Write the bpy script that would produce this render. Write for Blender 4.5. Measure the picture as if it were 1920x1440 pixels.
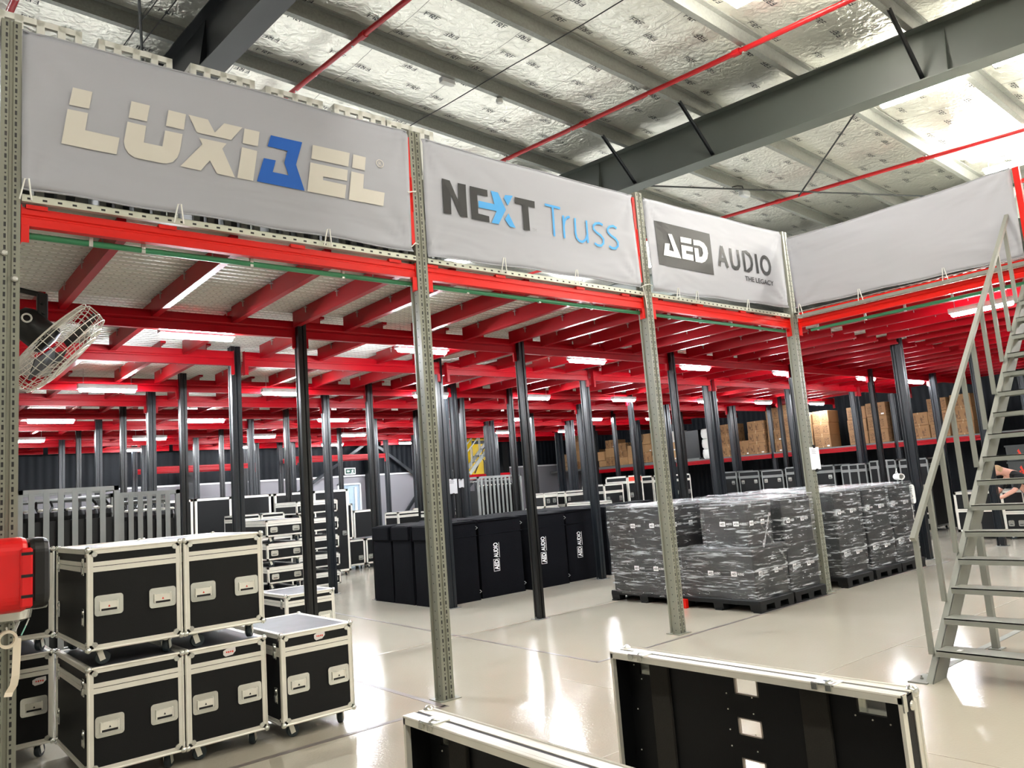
import bpy, math, random
from mathutils import Vector, Matrix, noise

# ------------------------------------------------------------------ camera, world, exposure
sc = bpy.context.scene
for o in list(bpy.data.objects):
    bpy.data.objects.remove(o)
COL = sc.collection
cam_d = bpy.data.cameras.new('camera')
cam = bpy.data.objects.new('camera', cam_d)
COL.objects.link(cam)
right = Vector((0.7686696, -0.63511108, -0.07603267))
down = Vector((0.02648017, 0.15036079, -0.9882765))
fwd = Vector((0.63909769, 0.75764474, 0.13239562))
m = Matrix.Identity(4)
for i in range(3):
    m[i][0] = right[i]; m[i][1] = -down[i]; m[i][2] = -fwd[i]
m.translation = Vector((-3.6638, -5.5187, 1.68))
cam.matrix_world = m
cam_d.sensor_width = 36.0
cam_d.lens = 1450.08 * 36.0 / 1920.0
cam_d.clip_start = 0.05
sc.camera = cam

world = bpy.data.worlds.new('world')
sc.world = world
world.use_nodes = True
world.node_tree.nodes['Background'].inputs[0].default_value = (0.8, 0.9, 1.0, 1)
world.node_tree.nodes['Background'].inputs[1].default_value = 0.3
sc.view_settings.view_transform = 'Standard'
sc.view_settings.look = 'None'
sc.view_settings.gamma = 1.0
sc.view_settings.use_curve_mapping = False
sc.view_settings.exposure = 2.4
sc.cycles.use_denoising = True
sc.cycles.max_bounces = 8
sc.cycles.diffuse_bounces = 4
sc.cycles.transparent_max_bounces = 12
sc.cycles.caustics_reflective = False
sc.cycles.caustics_refractive = False
sc.cycles.sample_clamp_indirect = 6.0
TUBE_DECK = 76.0
TUBE_UPPER = 26.0    # strip lamps over the upper deck      # tubes under the mezzanine
TUBE_HALL = 24.0      # strip lamps on the hall roof

PI = math.pi
rnd = random.Random(7)
ORD = ['first', 'second', 'third', 'fourth', 'fifth', 'sixth', 'seventh', 'eighth', 'ninth', 'tenth', 'eleventh', 'twelfth',
       'thirteenth', 'fourteenth', 'fifteenth', 'sixteenth', 'seventeenth', 'eighteenth', 'nineteenth', 'twentieth',
       'twenty-first', 'twenty-second', 'twenty-third', 'twenty-fourth', 'twenty-fifth', 'twenty-sixth', 'twenty-seventh',
       'twenty-eighth', 'twenty-ninth', 'thirtieth']

# ------------------------------------------------------------------ materials
def lin(c):
    r = []
    for v in c[:3]:
        v /= 255.0
        r.append(v / 12.92 if v <= 0.04045 else ((v + 0.055) / 1.055) ** 2.4)
    return (r[0], r[1], r[2], 1.0)

class NT:
    def __init__(s, mat):
        s.t = mat.node_tree; s.n = s.t.nodes; s.l = s.t.links
    def new(s, typ, **kw):
        n = s.n.new(typ)
        for k, v in kw.items():
            setattr(n, k, v)
        return n
    def link(s, a, b):
        s.l.new(a, b)
    def math(s, op, a, b=None, c=None):
        n = s.n.new('ShaderNodeMath'); n.operation = op
        for i, v in enumerate((a, b, c)):
            if v is None: continue
            if isinstance(v, (int, float)): n.inputs[i].default_value = v
            else: s.l.new(v, n.inputs[i])
        return n.outputs[0]
    def mixc(s, fac, a, b):
        n = s.n.new('ShaderNodeMix'); n.data_type = 'RGBA'
        for i, v in ((0, fac), (6, a), (7, b)):
            if isinstance(v, (int, float)): n.inputs[i].default_value = v
            elif isinstance(v, tuple): n.inputs[i].default_value = v
            else: s.l.new(v, n.inputs[i])
        return n.outputs[2]

def mat(name, rgb, rough=0.5, metal=0.0, spec=0.5, emit=None, estr=0.0, var=0.0, vscale=6.0, bump=0.0, bscale=40.0):
    mt = bpy.data.materials.new(name); mt.use_nodes = True
    k = NT(mt); p = k.n['Principled BSDF']
    col = lin(rgb)
    p.inputs['Base Color'].default_value = col
    p.inputs['Roughness'].default_value = rough
    p.inputs['Metallic'].default_value = metal
    p.inputs['Specular IOR Level'].default_value = spec
    if emit:
        p.inputs['Emission Color'].default_value = lin(emit)
        p.inputs['Emission Strength'].default_value = estr
    if var or bump:
        tc = k.new('ShaderNodeTexCoord')
        nz = k.new('ShaderNodeTexNoise'); nz.inputs['Scale'].default_value = vscale; nz.inputs['Detail'].default_value = 4
        k.link(tc.outputs['Object'], nz.inputs['Vector'])
        if var:
            d = tuple(max(0, c * (1 - var)) for c in col[:3]) + (1,)
            e = tuple(min(1, c * (1 + var)) for c in col[:3]) + (1,)
            k.link(k.mixc(nz.outputs[0], d, e), p.inputs['Base Color'])
        if bump:
            n2 = k.new('ShaderNodeTexNoise'); n2.inputs['Scale'].default_value = bscale; n2.inputs['Detail'].default_value = 3
            k.link(tc.outputs['Object'], n2.inputs['Vector'])
            bp = k.new('ShaderNodeBump'); bp.inputs['Strength'].default_value = bump; bp.inputs['Distance'].default_value = 0.01
            k.link(n2.outputs[0], bp.inputs['Height']); k.link(bp.outputs[0], p.inputs['Normal'])
    return mt

def upright_mat(name, rgb, rough, metal=0.0, pitch=0.075, off=0.027):
    """painted steel with two columns of punched slots on the face and small holes on the sides"""
    mt = mat(name, rgb, rough, metal)
    k = NT(mt); p = k.n['Principled BSDF']
    tc = k.new('ShaderNodeTexCoord')
    s = k.new('ShaderNodeSeparateXYZ'); k.link(tc.outputs['Object'], s.inputs[0])
    n = k.new('ShaderNodeSeparateXYZ'); k.link(tc.outputs['Normal'], n.inputs[0])
    x, y, z = s.outputs
    front = k.math('GREATER_THAN', k.math('ABSOLUTE', n.outputs[1]), 0.6)
    side = k.math('GREATER_THAN', k.math('ABSOLUTE', n.outputs[0]), 0.6)
    fz = k.math('FRACT', k.math('DIVIDE', z, pitch))
    dx = k.math('ABSOLUTE', k.math('SUBTRACT', k.math('ABSOLUTE', x), off))
    big = k.math('MULTIPLY', k.math('LESS_THAN', dx, 0.0065), k.math('LESS_THAN', k.math('ABSOLUTE', k.math('SUBTRACT', fz, 0.3)), 0.2))
    sm = k.math('MULTIPLY', k.math('LESS_THAN', dx, 0.0045), k.math('LESS_THAN', k.math('ABSOLUTE', k.math('SUBTRACT', fz, 0.8)), 0.07))
    fm = k.math('MULTIPLY', front, k.math('MAXIMUM', big, sm))
    dy = k.math('ABSOLUTE', k.math('SUBTRACT', y, 0.045))
    sd = k.math('MULTIPLY', side, k.math('MULTIPLY', k.math('LESS_THAN', dy, 0.005), k.math('LESS_THAN', k.math('ABSOLUTE', k.math('SUBTRACT', fz, 0.5)), 0.07)))
    msk = k.math('MAXIMUM', fm, sd)
    nz = k.new('ShaderNodeTexNoise'); nz.inputs['Scale'].default_value = 3.0
    k.link(tc.outputs['Object'], nz.inputs['Vector'])
    c = lin(rgb)
    base = k.mixc(nz.outputs[0], tuple(v * 0.9 for v in c[:3]) + (1,), tuple(min(1, v * 1.1) for v in c[:3]) + (1,))
    k.link(k.mixc(msk, base, (0.006, 0.006, 0.006, 1)), p.inputs['Base Color'])
    return mt

M = {}
M['post_beige'] = upright_mat('post_beige', (132, 133, 120), 0.42)
M['post_slate'] = upright_mat('post_slate', (22, 27, 32), 0.32)
M['post_black'] = upright_mat('post_black', (14, 16, 18), 0.28)
M['red'] = mat('red_paint_shaded', (160, 4, 20), 0.34, spec=0.22)  # beam red darkened: shade under the deck is put into the colour
M['red_lit'] = mat('red_paint_lit', (218, 24, 12), 0.4, spec=0.3)  # same red brightened: hall light on the deck edge put into the colour
M['green'] = mat('green_conduit', (50, 130, 88), 0.4)
M['slotbar'] = None
M['alu'] = mat('aluminium', (240, 237, 226), 0.36, 0.3, var=0.08, vscale=9)
M['alu_dull'] = mat('aluminium_dull', (138, 140, 138), 0.42, 0.5, var=0.15, vscale=5)
M['chrome'] = mat('chrome', (225, 226, 220), 0.2, 0.85)
M['panel'] = mat('black_panel', (9, 10, 12), 0.5, spec=0.3, bump=0.12, bscale=220, var=0.1)
M['panel_top'] = mat('grey_top_panel', (78, 78, 84), 0.5, var=0.35, vscale=7)  # mottled grey, lighter than the side panels
M['rubber'] = mat('rubber', (9, 9, 10), 0.55)
M['wheel'] = mat('wheel', (30, 42, 48), 0.4)
M['black'] = mat('black_plastic', (8, 8, 9), 0.4)
M['fabric'] = mat('black_cover_fabric', (9, 10, 15), 0.9, bump=0.25, bscale=60, spec=0.12, var=0.15)
M['foam'] = mat('dark_foam', (46, 44, 40), 0.95, bump=0.3, bscale=150)
M['white'] = mat('white', (236, 236, 232), 0.6)
M['paper'] = mat('paper', (238, 238, 240), 0.7)
M['print'] = mat('grey_print', (150, 150, 155), 0.7)
M['steel_stair'] = mat('stair_paint', (142, 144, 136), 0.45, var=0.12, vscale=8)
M['rafter'] = mat('rafter_paint_lit', (92, 98, 92), 0.42)  # lighter copy of the beam paint, with lamp light put into the colour
M['rafter_shaded'] = mat('rafter_paint_shaded', (17, 21, 23), 0.38)  # darker copy of the same paint, shade over the first banner painted in
M['purlin'] = mat('galvanised_purlin', (150, 152, 146), 0.5, 0.35, var=0.25, vscale=30)
M['pipe_red'] = mat('sprinkler_pipe', (196, 26, 32), 0.35)
M['cream'] = mat('cream_print', (212, 208, 198), 0.65)
M['blue'] = mat('blue_print', (14, 92, 186), 0.6)
M['sky'] = mat('light_blue_print', (74, 164, 228), 0.6)
M['ink'] = mat('black_print', (16, 17, 19), 0.55)
M['ink2'] = mat('dark_grey_print', (44, 46, 50), 0.55)
M['logo_white'] = mat('white_print', (244, 244, 244), 0.5)
M['logo_red'] = mat('red_print', (226, 62, 40), 0.5)
M['wall_dark'] = None
M['wall_light'] = mat('wall_light', (128, 126, 132), 0.6)
M['wall_grey'] = mat('hall_wall', (200, 200, 196), 0.6)
M['trim_white'] = mat('white_trim', (220, 222, 224), 0.4)
M['pallet'] = mat('black_pallet', (20, 22, 23), 0.5, spec=0.3)
M['box_black'] = mat('black_box', (12, 14, 17), 0.5, spec=0.3)
M['cord_white'] = mat('cable_tie', (236, 236, 230), 0.5)
M['skin'] = mat('skin', (214, 160, 140), 0.55)
M['shirt'] = mat('black_shirt', (16, 16, 18), 0.85)
M['yellow'] = mat('yellow_machine', (222, 184, 20), 0.45)
M['glass_door'] = mat('door_paint', (150, 170, 186), 0.4)
M['tan'] = mat('paper_sack', (176, 146, 110), 0.8, var=0.25, vscale=12)
M['crate'] = mat('white_plastic_frame', (228, 228, 220), 0.5, var=0.12, vscale=14)
M['hook'] = mat('bolt', (176, 176, 170), 0.35, 0.6)
M['lamp_body'] = mat('lamp_housing', (222, 224, 226), 0.4)
M['crate_dark'] = mat('dark_crate', (60, 64, 62), 0.55)
M['cable'] = mat('black_cable', (12, 12, 13), 0.5)
M['reel_red'] = mat('reel_red', (226, 20, 24), 0.28)
M['foil_label'] = mat('sticker', (228, 222, 220), 0.6)
M['line'] = mat('floor_line', (118, 110, 106), 0.35)
M['joint'] = mat('floor_joint', (160, 150, 132), 0.3)
M['tape'] = mat('masking_tape', (226, 214, 192), 0.7)
M['brown'] = mat('board', (160, 150, 140), 0.6)
M['shelf'] = mat('shelf_board', (110, 112, 110), 0.5)

def lamp_mat(name, rgb, s):
    return mat(name, (255, 255, 255), 0.4, emit=rgb, estr=s)
M['tube'] = lamp_mat('tube_light', (245, 250, 255), TUBE_DECK)
M['tube_upper'] = lamp_mat('tube_light_upper', (250, 250, 255), TUBE_UPPER)
M['tube_hall'] = lamp_mat('tube_light_hall', (255, 250, 238), TUBE_HALL)

def dots_mat(name, rgb, pitch, axis, half, ln, rough=0.4, metal=0.3, zc=0.0):
    mt = mat(name, rgb, rough, metal)
    k = NT(mt); p = k.n['Principled BSDF']
    tc = k.new('ShaderNodeTexCoord'); s = k.new('ShaderNodeSeparateXYZ'); k.link(tc.outputs['Object'], s.inputs[0])
    f = k.math('FRACT', k.math('DIVIDE', s.outputs[axis], pitch))
    msk = k.math('MULTIPLY', k.math('LESS_THAN', k.math('ABSOLUTE', k.math('SUBTRACT', f, 0.5)), ln / pitch / 2),
                 k.math('LESS_THAN', k.math('ABSOLUTE', k.math('SUBTRACT', s.outputs[2], zc)), half))
    k.link(k.mixc(msk, lin(rgb), (0.01, 0.01, 0.01, 1)), p.inputs['Base Color'])
    return mt
M['slotbar'] = dots_mat('slotted_bar_paint', (190, 192, 178), 0.085, 0, 0.007, 0.026)
M['slotbar_side'] = dots_mat('slotted_bar_paint_side', (170, 170, 156), 0.085, 1, 0.0, 0.02)

def wall_corr():
    mt = mat('dark_cladding', (14, 18, 24), 0.6, 0.0, spec=0.2)
    k = NT(mt); p = k.n['Principled BSDF']
    tc = k.new('ShaderNodeTexCoord'); s = k.new('ShaderNodeSeparateXYZ'); k.link(tc.outputs['Object'], s.inputs[0])
    h = k.math('ADD', s.outputs[0], s.outputs[1])
    w = k.math('SINE', k.math('MULTIPLY', h, 2 * PI / 0.2))
    bp = k.new('ShaderNodeBump'); bp.inputs['Strength'].default_value = 0.35; bp.inputs['Distance'].default_value = 0.02
    k.link(w, bp.inputs['Height']); k.link(bp.outputs[0], p.inputs['Normal'])
    return mt
M['wall_dark'] = wall_corr()

def floor_mat():
    mt = mat('epoxy_floor', (214, 206, 186), 0.12, spec=0.55)
    k = NT(mt); p = k.n['Principled BSDF']
    tc = k.new('ShaderNodeTexCoord')
    n1 = k.new('ShaderNodeTexNoise'); n1.inputs['Scale'].default_value = 0.6; n1.inputs['Detail'].default_value = 5
    k.link(tc.outputs['Object'], n1.inputs['Vector'])
    k.link(k.mixc(n1.outputs[0], lin((178, 171, 155)), lin((192, 185, 170))), p.inputs['Base Color'])
    n2 = k.new('ShaderNodeTexNoise'); n2.inputs['Scale'].default_value = 55; n2.inputs['Detail'].default_value = 2
    k.link(tc.outputs['Object'], n2.inputs['Vector'])
    bp = k.new('ShaderNodeBump'); bp.inputs['Strength'].default_value = 0.10; bp.inputs['Distance'].default_value = 0.01
    k.link(n2.outputs[0], bp.inputs['Height']); k.link(bp.outputs[0], p.inputs['Normal'])
    n3 = k.new('ShaderNodeTexNoise'); n3.inputs['Scale'].default_value = 1.2; n3.inputs['Detail'].default_value = 3
    k.link(tc.outputs['Object'], n3.inputs['Vector'])
    k.link(k.math('MULTIPLY_ADD', n3.outputs[0], 0.10, 0.07), p.inputs['Roughness'])
    return mt
M['floor'] = floor_mat()

def foil_mat():
    mt = mat('foil_insulation', (228, 226, 218), 0.28, 0.78)
    k = NT(mt); p = k.n['Principled BSDF']
    tc = k.new('ShaderNodeTexCoord'); s = k.new('ShaderNodeSeparateXYZ'); k.link(tc.outputs['Object'], s.inputs[0])
    n1 = k.new('ShaderNodeTexNoise'); n1.inputs['Scale'].default_value = 1.6; n1.inputs['Detail'].default_value = 3
    k.link(tc.outputs['Object'], n1.inputs['Vector'])
    base = k.mixc(n1.outputs[0], lin((222, 221, 212)), lin((246, 243, 232)))
    seam = k.math('LESS_THAN', k.math('FRACT', k.math('DIVIDE', s.outputs[0], 1.25)), 0.006)
    k.link(k.mixc(seam, base, lin((110, 110, 106))), p.inputs['Base Color'])
    n2 = k.new('ShaderNodeTexNoise'); n2.inputs['Scale'].default_value = 9; n2.inputs['Detail'].default_value = 6; n2.inputs['Distortion'].default_value = 1.2
    k.link(tc.outputs['Object'], n2.inputs['Vector'])
    n3 = k.new('ShaderNodeTexVoronoi'); n3.inputs['Scale'].default_value = 14
    k.link(tc.outputs['Object'], n3.inputs['Vector'])
    h = k.math('ADD', n2.outputs[0], k.math('MULTIPLY', n3.outputs[0], 0.25))
    bp = k.new('ShaderNodeBump'); bp.inputs['Strength'].default_value = 0.5; bp.inputs['Distance'].default_value = 0.04
    k.link(h, bp.inputs['Height']); k.link(bp.outputs[0], p.inputs['Normal'])
    return mt
M['foil'] = foil_mat()

def deck_mat():
    mt = mat('galvanised_deck', (206, 208, 202), 0.52, 0.3)
    k = NT(mt); p = k.n['Principled BSDF']
    tc = k.new('ShaderNodeTexCoord'); s = k.new('ShaderNodeSeparateXYZ'); k.link(tc.outputs['Object'], s.inputs[0])
    fx = k.math('ABSOLUTE', k.math('SUBTRACT', k.math('FRACT', k.math('DIVIDE', s.outputs[0], 0.06)), 0.5))
    fy = k.math('ABSOLUTE', k.math('SUBTRACT', k.math('FRACT', k.math('DIVIDE', s.outputs[1], 0.1)), 0.18))
    hole = k.math('MULTIPLY', k.math('LESS_THAN', fx, 0.14), k.math('LESS_THAN', fy, 0.05))
    nz = k.new('ShaderNodeTexNoise'); nz.inputs['Scale'].default_value = 2.0
    k.link(tc.outputs['Object'], nz.inputs['Vector'])
    base = k.mixc(nz.outputs[0], lin((200, 202, 196)), lin((232, 234, 228)))
    k.link(k.mixc(hole, base, (0.02, 0.02, 0.02, 1)), p.inputs['Base Color'])
    return mt
M['deck'] = deck_mat()

def banner_mat(name, rgb):
    mt = mat(name, rgb, 0.62, spec=0.3)
    k = NT(mt); p = k.n['Principled BSDF']
    tc = k.new('ShaderNodeTexCoord')
    mp = k.new('ShaderNodeMapping'); mp.inputs['Rotation'].default_value = (0, 0.6, 0.5); mp.inputs['Scale'].default_value = (0.7, 0.7, 2.6)
    k.link(tc.outputs['Object'], mp.inputs[0])
    nz = k.new('ShaderNodeTexNoise'); nz.inputs['Scale'].default_value = 1.1; nz.inputs['Detail'].default_value = 2; nz.inputs['Distortion'].default_value = 0.6
    k.link(mp.outputs[0], nz.inputs['Vector'])
    bp = k.new('ShaderNodeBump'); bp.inputs['Strength'].default_value = 0.35; bp.inputs['Distance'].default_value = 0.08
    k.link(nz.outputs[0], bp.inputs['Height']); k.link(bp.outputs[0], p.inputs['Normal'])
    return mt
M['banner'] = banner_mat('banner_fabric', (172, 174, 182))
M['banner_plain'] = banner_mat('banner_fabric_plain', (180, 181, 188))

def film_mat():
    mt = bpy.data.materials.new('stretch_film'); mt.use_nodes = True
    k = NT(mt); k.n.remove(k.n['Principled BSDF'])
    out = k.n['Material Output']
    tc = k.new('ShaderNodeTexCoord')
    mp = k.new('ShaderNodeMapping'); mp.inputs['Rotation'].default_value = (0.5, 0.4, 0.3); mp.inputs['Scale'].default_value = (0.7, 0.7, 5)
    k.link(tc.outputs['Object'], mp.inputs[0])
    nz = k.new('ShaderNodeTexNoise'); nz.inputs['Scale'].default_value = 3.0; nz.inputs['Detail'].default_value = 7; nz.inputs['Roughness'].default_value = 0.68; nz.inputs['Distortion'].default_value = 1.6
    k.link(mp.outputs[0], nz.inputs['Vector'])
    mp2 = k.new('ShaderNodeMapping'); mp2.inputs['Rotation'].default_value = (-0.7, -0.6, 0.9); mp2.inputs['Scale'].default_value = (0.6, 0.6, 9)
    k.link(tc.outputs['Object'], mp2.inputs[0])
    n2 = k.new('ShaderNodeTexNoise'); n2.inputs['Scale'].default_value = 3; n2.inputs['Detail'].default_value = 6; n2.inputs['Roughness'].default_value = 0.65
    k.link(mp2.outputs[0], n2.inputs['Vector'])
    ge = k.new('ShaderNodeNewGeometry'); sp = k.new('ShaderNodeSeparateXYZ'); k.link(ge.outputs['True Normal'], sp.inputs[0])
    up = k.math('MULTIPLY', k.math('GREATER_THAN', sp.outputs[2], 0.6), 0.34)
    a = k.math('MULTIPLY', k.math('MAXIMUM', k.math('SUBTRACT', nz.outputs[0], 0.545), 0.0), 6.5)
    b = k.math('MULTIPLY', k.math('MAXIMUM', k.math('SUBTRACT', n2.outputs[0], 0.55), 0.0), 7.0)
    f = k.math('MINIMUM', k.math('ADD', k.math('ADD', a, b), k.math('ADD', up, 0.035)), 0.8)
    bp = k.new('ShaderNodeBump'); bp.inputs['Strength'].default_value = 0.7; bp.inputs['Distance'].default_value = 0.02
    k.link(k.math('ADD', nz.outputs[0], n2.outputs[0]), bp.inputs['Height'])
    tr = k.new('ShaderNodeBsdfTransparent')
    gl = k.new('ShaderNodeBsdfPrincipled'); gl.inputs['Base Color'].default_value = (0.62, 0.64, 0.66, 1); gl.inputs['Roughness'].default_value = 0.22
    k.link(bp.outputs[0], gl.inputs['Normal'])
    gs = k.new('ShaderNodeBsdfGlossy'); gs.inputs['Roughness'].default_value = 0.12; gs.inputs['Color'].default_value = (0.9, 0.9, 0.9, 1)
    k.link(bp.outputs[0], gs.inputs['Normal'])
    m1 = k.new('ShaderNodeMixShader'); m1.inputs[0].default_value = 0.07
    k.link(tr.outputs[0], m1.inputs[1]); k.link(gs.outputs[0], m1.inputs[2])
    m2 = k.new('ShaderNodeMixShader')
    k.link(f, m2.inputs[0]); k.link(m1.outputs[0], m2.inputs[1]); k.link(gl.outputs[0], m2.inputs[2])
    k.link(m2.outputs[0], out.inputs['Surface'])
    return mt
M['film'] = film_mat()

def carton_mat(name, rgb, marks):
    mt = mat(name, rgb, 0.75)
    k = NT(mt); p = k.n['Principled BSDF']
    tc = k.new('ShaderNodeTexCoord'); s = k.new('ShaderNodeSeparateXYZ'); k.link(tc.outputs['Object'], s.inputs[0])
    nz = k.new('ShaderNodeTexNoise'); nz.inputs['Scale'].default_value = 5
    k.link(tc.outputs['Object'], nz.inputs['Vector'])
    c = lin(rgb)
    base = k.mixc(nz.outputs[0], tuple(v * 0.85 for v in c[:3]) + (1,), tuple(min(1, v * 1.12) for v in c[:3]) + (1,))
    if marks:
        vo = k.new('ShaderNodeTexNoise'); vo.inputs['Scale'].default_value = 20; vo.inputs['Detail'].default_value = 1
        mp = k.new('ShaderNodeMapping'); mp.inputs['Scale'].default_value = (1, 1, 0.5 if marks == 1 else 2.2)
        k.link(tc.outputs['Object'], mp.inputs[0]); k.link(mp.outputs[0], vo.inputs['Vector'])
        yb = k.math('ABSOLUTE', k.math('SUBTRACT', k.math('FRACT', k.math('MULTIPLY', s.outputs[1], 4.0)), 0.5))
        band = k.math('LESS_THAN', yb, 0.32)
        zz = k.math('LESS_THAN', k.math('ABSOLUTE', k.math('SUBTRACT', s.outputs[2], 0.17)), 0.11)
        msk = k.math('MULTIPLY', k.math('MULTIPLY', band, zz), k.math('GREATER_THAN', vo.outputs[0], 0.53))
        base = k.mixc(k.math('MULTIPLY', msk, 0.75), base, lin((92, 66, 44)))
    k.link(base, p.inputs['Base Color'])
    return mt
M['carton'] = carton_mat('cardboard', (150, 112, 74), 1)
M['carton2'] = carton_mat('cardboard_printed', (142, 106, 70), 2)
M['carton_plain'] = carton_mat('cardboard_plain', (172, 134, 92), 0)
M['carton_white'] = carton_mat('cardboard_white', (196, 190, 184), 0)

# ------------------------------------------------------------------ mesh helpers
class MB:
    def __init__(s):
        s.v = []; s.f = []; s.m = []
    def add(s, verts, faces, mi=0):
        b = len(s.v); s.v += [tuple(v) for v in verts]
        for f in faces:
            s.f.append(tuple(b + i for i in f)); s.m.append(mi)
        return s
    def box(s, a, b, mi=0):
        x0, y0, z0 = a; x1, y1, z1 = b
        return s.add([(x0, y0, z0), (x1, y0, z0), (x1, y1, z0), (x0, y1, z0), (x0, y0, z1), (x1, y0, z1), (x1, y1, z1), (x0, y1, z1)],
                     [(0, 3, 2, 1), (4, 5, 6, 7), (0, 1, 5, 4), (1, 2, 6, 5), (2, 3, 7, 6), (3, 0, 4, 7)], mi)
    def cbox(s, a, b, c, mi=0):
        """box with chamfered edges (chamfer c)"""
        x0, y0, z0 = a; x1, y1, z1 = b
        P = []
        for x, sx in ((x0, 1), (x1, -1)):
            for y, sy in ((y0, 1), (y1, -1)):
                for z, sz in ((z0, 1), (z1, -1)):
                    P += [(x, y + sy * c, z + sz * c), (x + sx * c, y, z + sz * c), (x + sx * c, y + sy * c, z)]
        i = lambda a_, b_, c_, k: ((a_ * 2 + b_) * 2 + c_) * 3 + k
        F = [(i(0,0,0,0), i(0,0,1,0), i(0,1,1,0), i(0,1,0,0)), (i(1,0,0,0), i(1,1,0,0), i(1,1,1,0), i(1,0,1,0)),
             (i(0,0,0,1), i(1,0,0,1), i(1,0,1,1), i(0,0,1,1)), (i(0,1,0,1), i(0,1,1,1), i(1,1,1,1), i(1,1,0,1)),
             (i(0,0,0,2), i(0,1,0,2), i(1,1,0,2), i(1,0,0,2)), (i(0,0,1,2), i(1,0,1,2), i(1,1,1,2), i(0,1,1,2))]
        for p_ in (0, 1):
            for q in (0, 1):
                F.append((i(p_,q,0,0), i(p_,q,1,0), i(p_,q,1,1), i(p_,q,0,1)))
                F.append((i(p_,0,q,0), i(p_,1,q,0), i(p_,1,q,2), i(p_,0,q,2)))
                F.append((i(0,p_,q,1), i(1,p_,q,1), i(1,p_,q,2), i(0,p_,q,2)))
                for r in (0, 1):
                    F.append((i(p_,q,r,0), i(p_,q,r,1), i(p_,q,r,2)))
        return s.add(P, F, mi)
    def bar(s, p, q, w, h, mi=0, up=(0, 0, 1)):
        p = Vector(p); q = Vector(q); d = (q - p).normalized(); u = Vector(up)
        if abs(d.dot(u)) > 0.98: u = Vector((1, 0, 0))
        x = d.cross(u).normalized(); y = x.cross(d).normalized()
        V = [t + x * (a * w / 2) + y * (b * h / 2) for t in (p, q) for a, b in ((-1, -1), (1, -1), (1, 1), (-1, 1))]
        return s.add(V, [(0, 1, 2, 3), (7, 6, 5, 4), (0, 4, 5, 1), (1, 5, 6, 2), (2, 6, 7, 3), (3, 7, 4, 0)], mi)
    def path(s, pts, r, n=8, mi=0, closed=False, caps=True):
        pts = [Vector(p) for p in pts]; N = len(pts); V = []; F = []
        pu = None
        for i, p in enumerate(pts):
            a = pts[(i - 1) % N] if (closed or i > 0) else p
            b = pts[(i + 1) % N] if (closed or i < N - 1) else p
            d = (b - a).normalized()
            if pu is None:
                pu = Vector((0, 0, 1)) if abs(d.z) < 0.9 else Vector((1, 0, 0))
            x = d.cross(pu).normalized(); y = x.cross(d).normalized(); pu = y
            rr = r[i] if isinstance(r, (list, tuple)) else r
            V += [p + x * math.cos(2 * PI * k / n) * rr + y * math.sin(2 * PI * k / n) * rr for k in range(n)]
        for i in range(N if closed else N - 1):
            j = (i + 1) % N
            for k in range(n):
                k2 = (k + 1) % n
                F.append((i * n + k, i * n + k2, j * n + k2, j * n + k))
        if caps and not closed:
            F.append(tuple(range(n - 1, -1, -1))); F.append(tuple((N - 1) * n + k for k in range(n)))
        return s.add(V, F, mi)
    def prism(s, poly, axis, a, b, mi=0):
        n = len(poly)
        def P(u, v, t):
            return {'x': (t, u, v), 'y': (u, t, v), 'z': (u, v, t)}[axis]
        V = [P(u, v, a) for u, v in poly] + [P(u, v, b) for u, v in poly]
        F = [tuple(range(n - 1, -1, -1)), tuple(range(n, 2 * n))] + [(i, (i + 1) % n, n + (i + 1) % n, n + i) for i in range(n)]
        return s.add(V, F, mi)
    def lathe(s, prof, c, axis=(0, 0, 1), n=20, mi=0):
        ax = Vector(axis).normalized(); u = Vector((1, 0, 0)) if abs(ax.x) < 0.9 else Vector((0, 1, 0))
        x = ax.cross(u).normalized(); y = ax.cross(x); c = Vector(c); V = []; F = []
        for r, h in prof:
            V += [c + ax * h + x * (r * math.cos(2 * PI * k / n)) + y * (r * math.sin(2 * PI * k / n)) for k in range(n)]
        for i in range(len(prof) - 1):
            for k in range(n):
                k2 = (k + 1) % n
                F.append((i * n + k, i * n + k2, (i + 1) * n + k2, (i + 1) * n + k))
        F.append(tuple(range(n - 1, -1, -1))); F.append(tuple((len(prof) - 1) * n + k for k in range(n)))
        return s.add(V, F, mi)
    def ball(s, c, r, n=10, mi=0):
        prof = [(max(0.0005, r * math.sin(PI * i / n)), -r * math.cos(PI * i / n)) for i in range(n + 1)]
        return s.lathe(prof, c, n=n + 2, mi=mi)
    def build(s, name, mats, parent=None, loc=None, smooth=False, bevel=0.0, fix=True):
        me = bpy.data.meshes.new(name)
        me.from_pydata(s.v, [], s.f)
        if not isinstance(mats, (list, tuple)): mats = [mats]
        for k in mats: me.materials.append(M[k] if isinstance(k, str) else k)
        me.polygons.foreach_set('material_index', s.m)
        if fix:
            import bmesh
            bm = bmesh.new(); bm.from_mesh(me)
            bmesh.ops.recalc_face_normals(bm, faces=bm.faces)
            bm.to_mesh(me); bm.free()
        if smooth:
            me.polygons.foreach_set('use_smooth', [True] * len(me.polygons))
            try: me.set_sharp_from_angle(angle=math.radians(40))
            except Exception: pass
        me.update()
        o = bpy.data.objects.new(name, me); COL.objects.link(o)
        if parent is not None: o.parent = parent
        if loc is not None: o.location = loc
        if bevel:
            b = o.modifiers.new('bevel', 'BEVEL'); b.width = bevel; b.segments = 2; b.limit_method = 'ANGLE'
        return o

def tag(o, label=None, cat=None, group=None, kind=None):
    if label: o['label'] = label
    if cat: o['category'] = cat
    if group: o['group'] = group
    if kind: o['kind'] = kind
    return o

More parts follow.
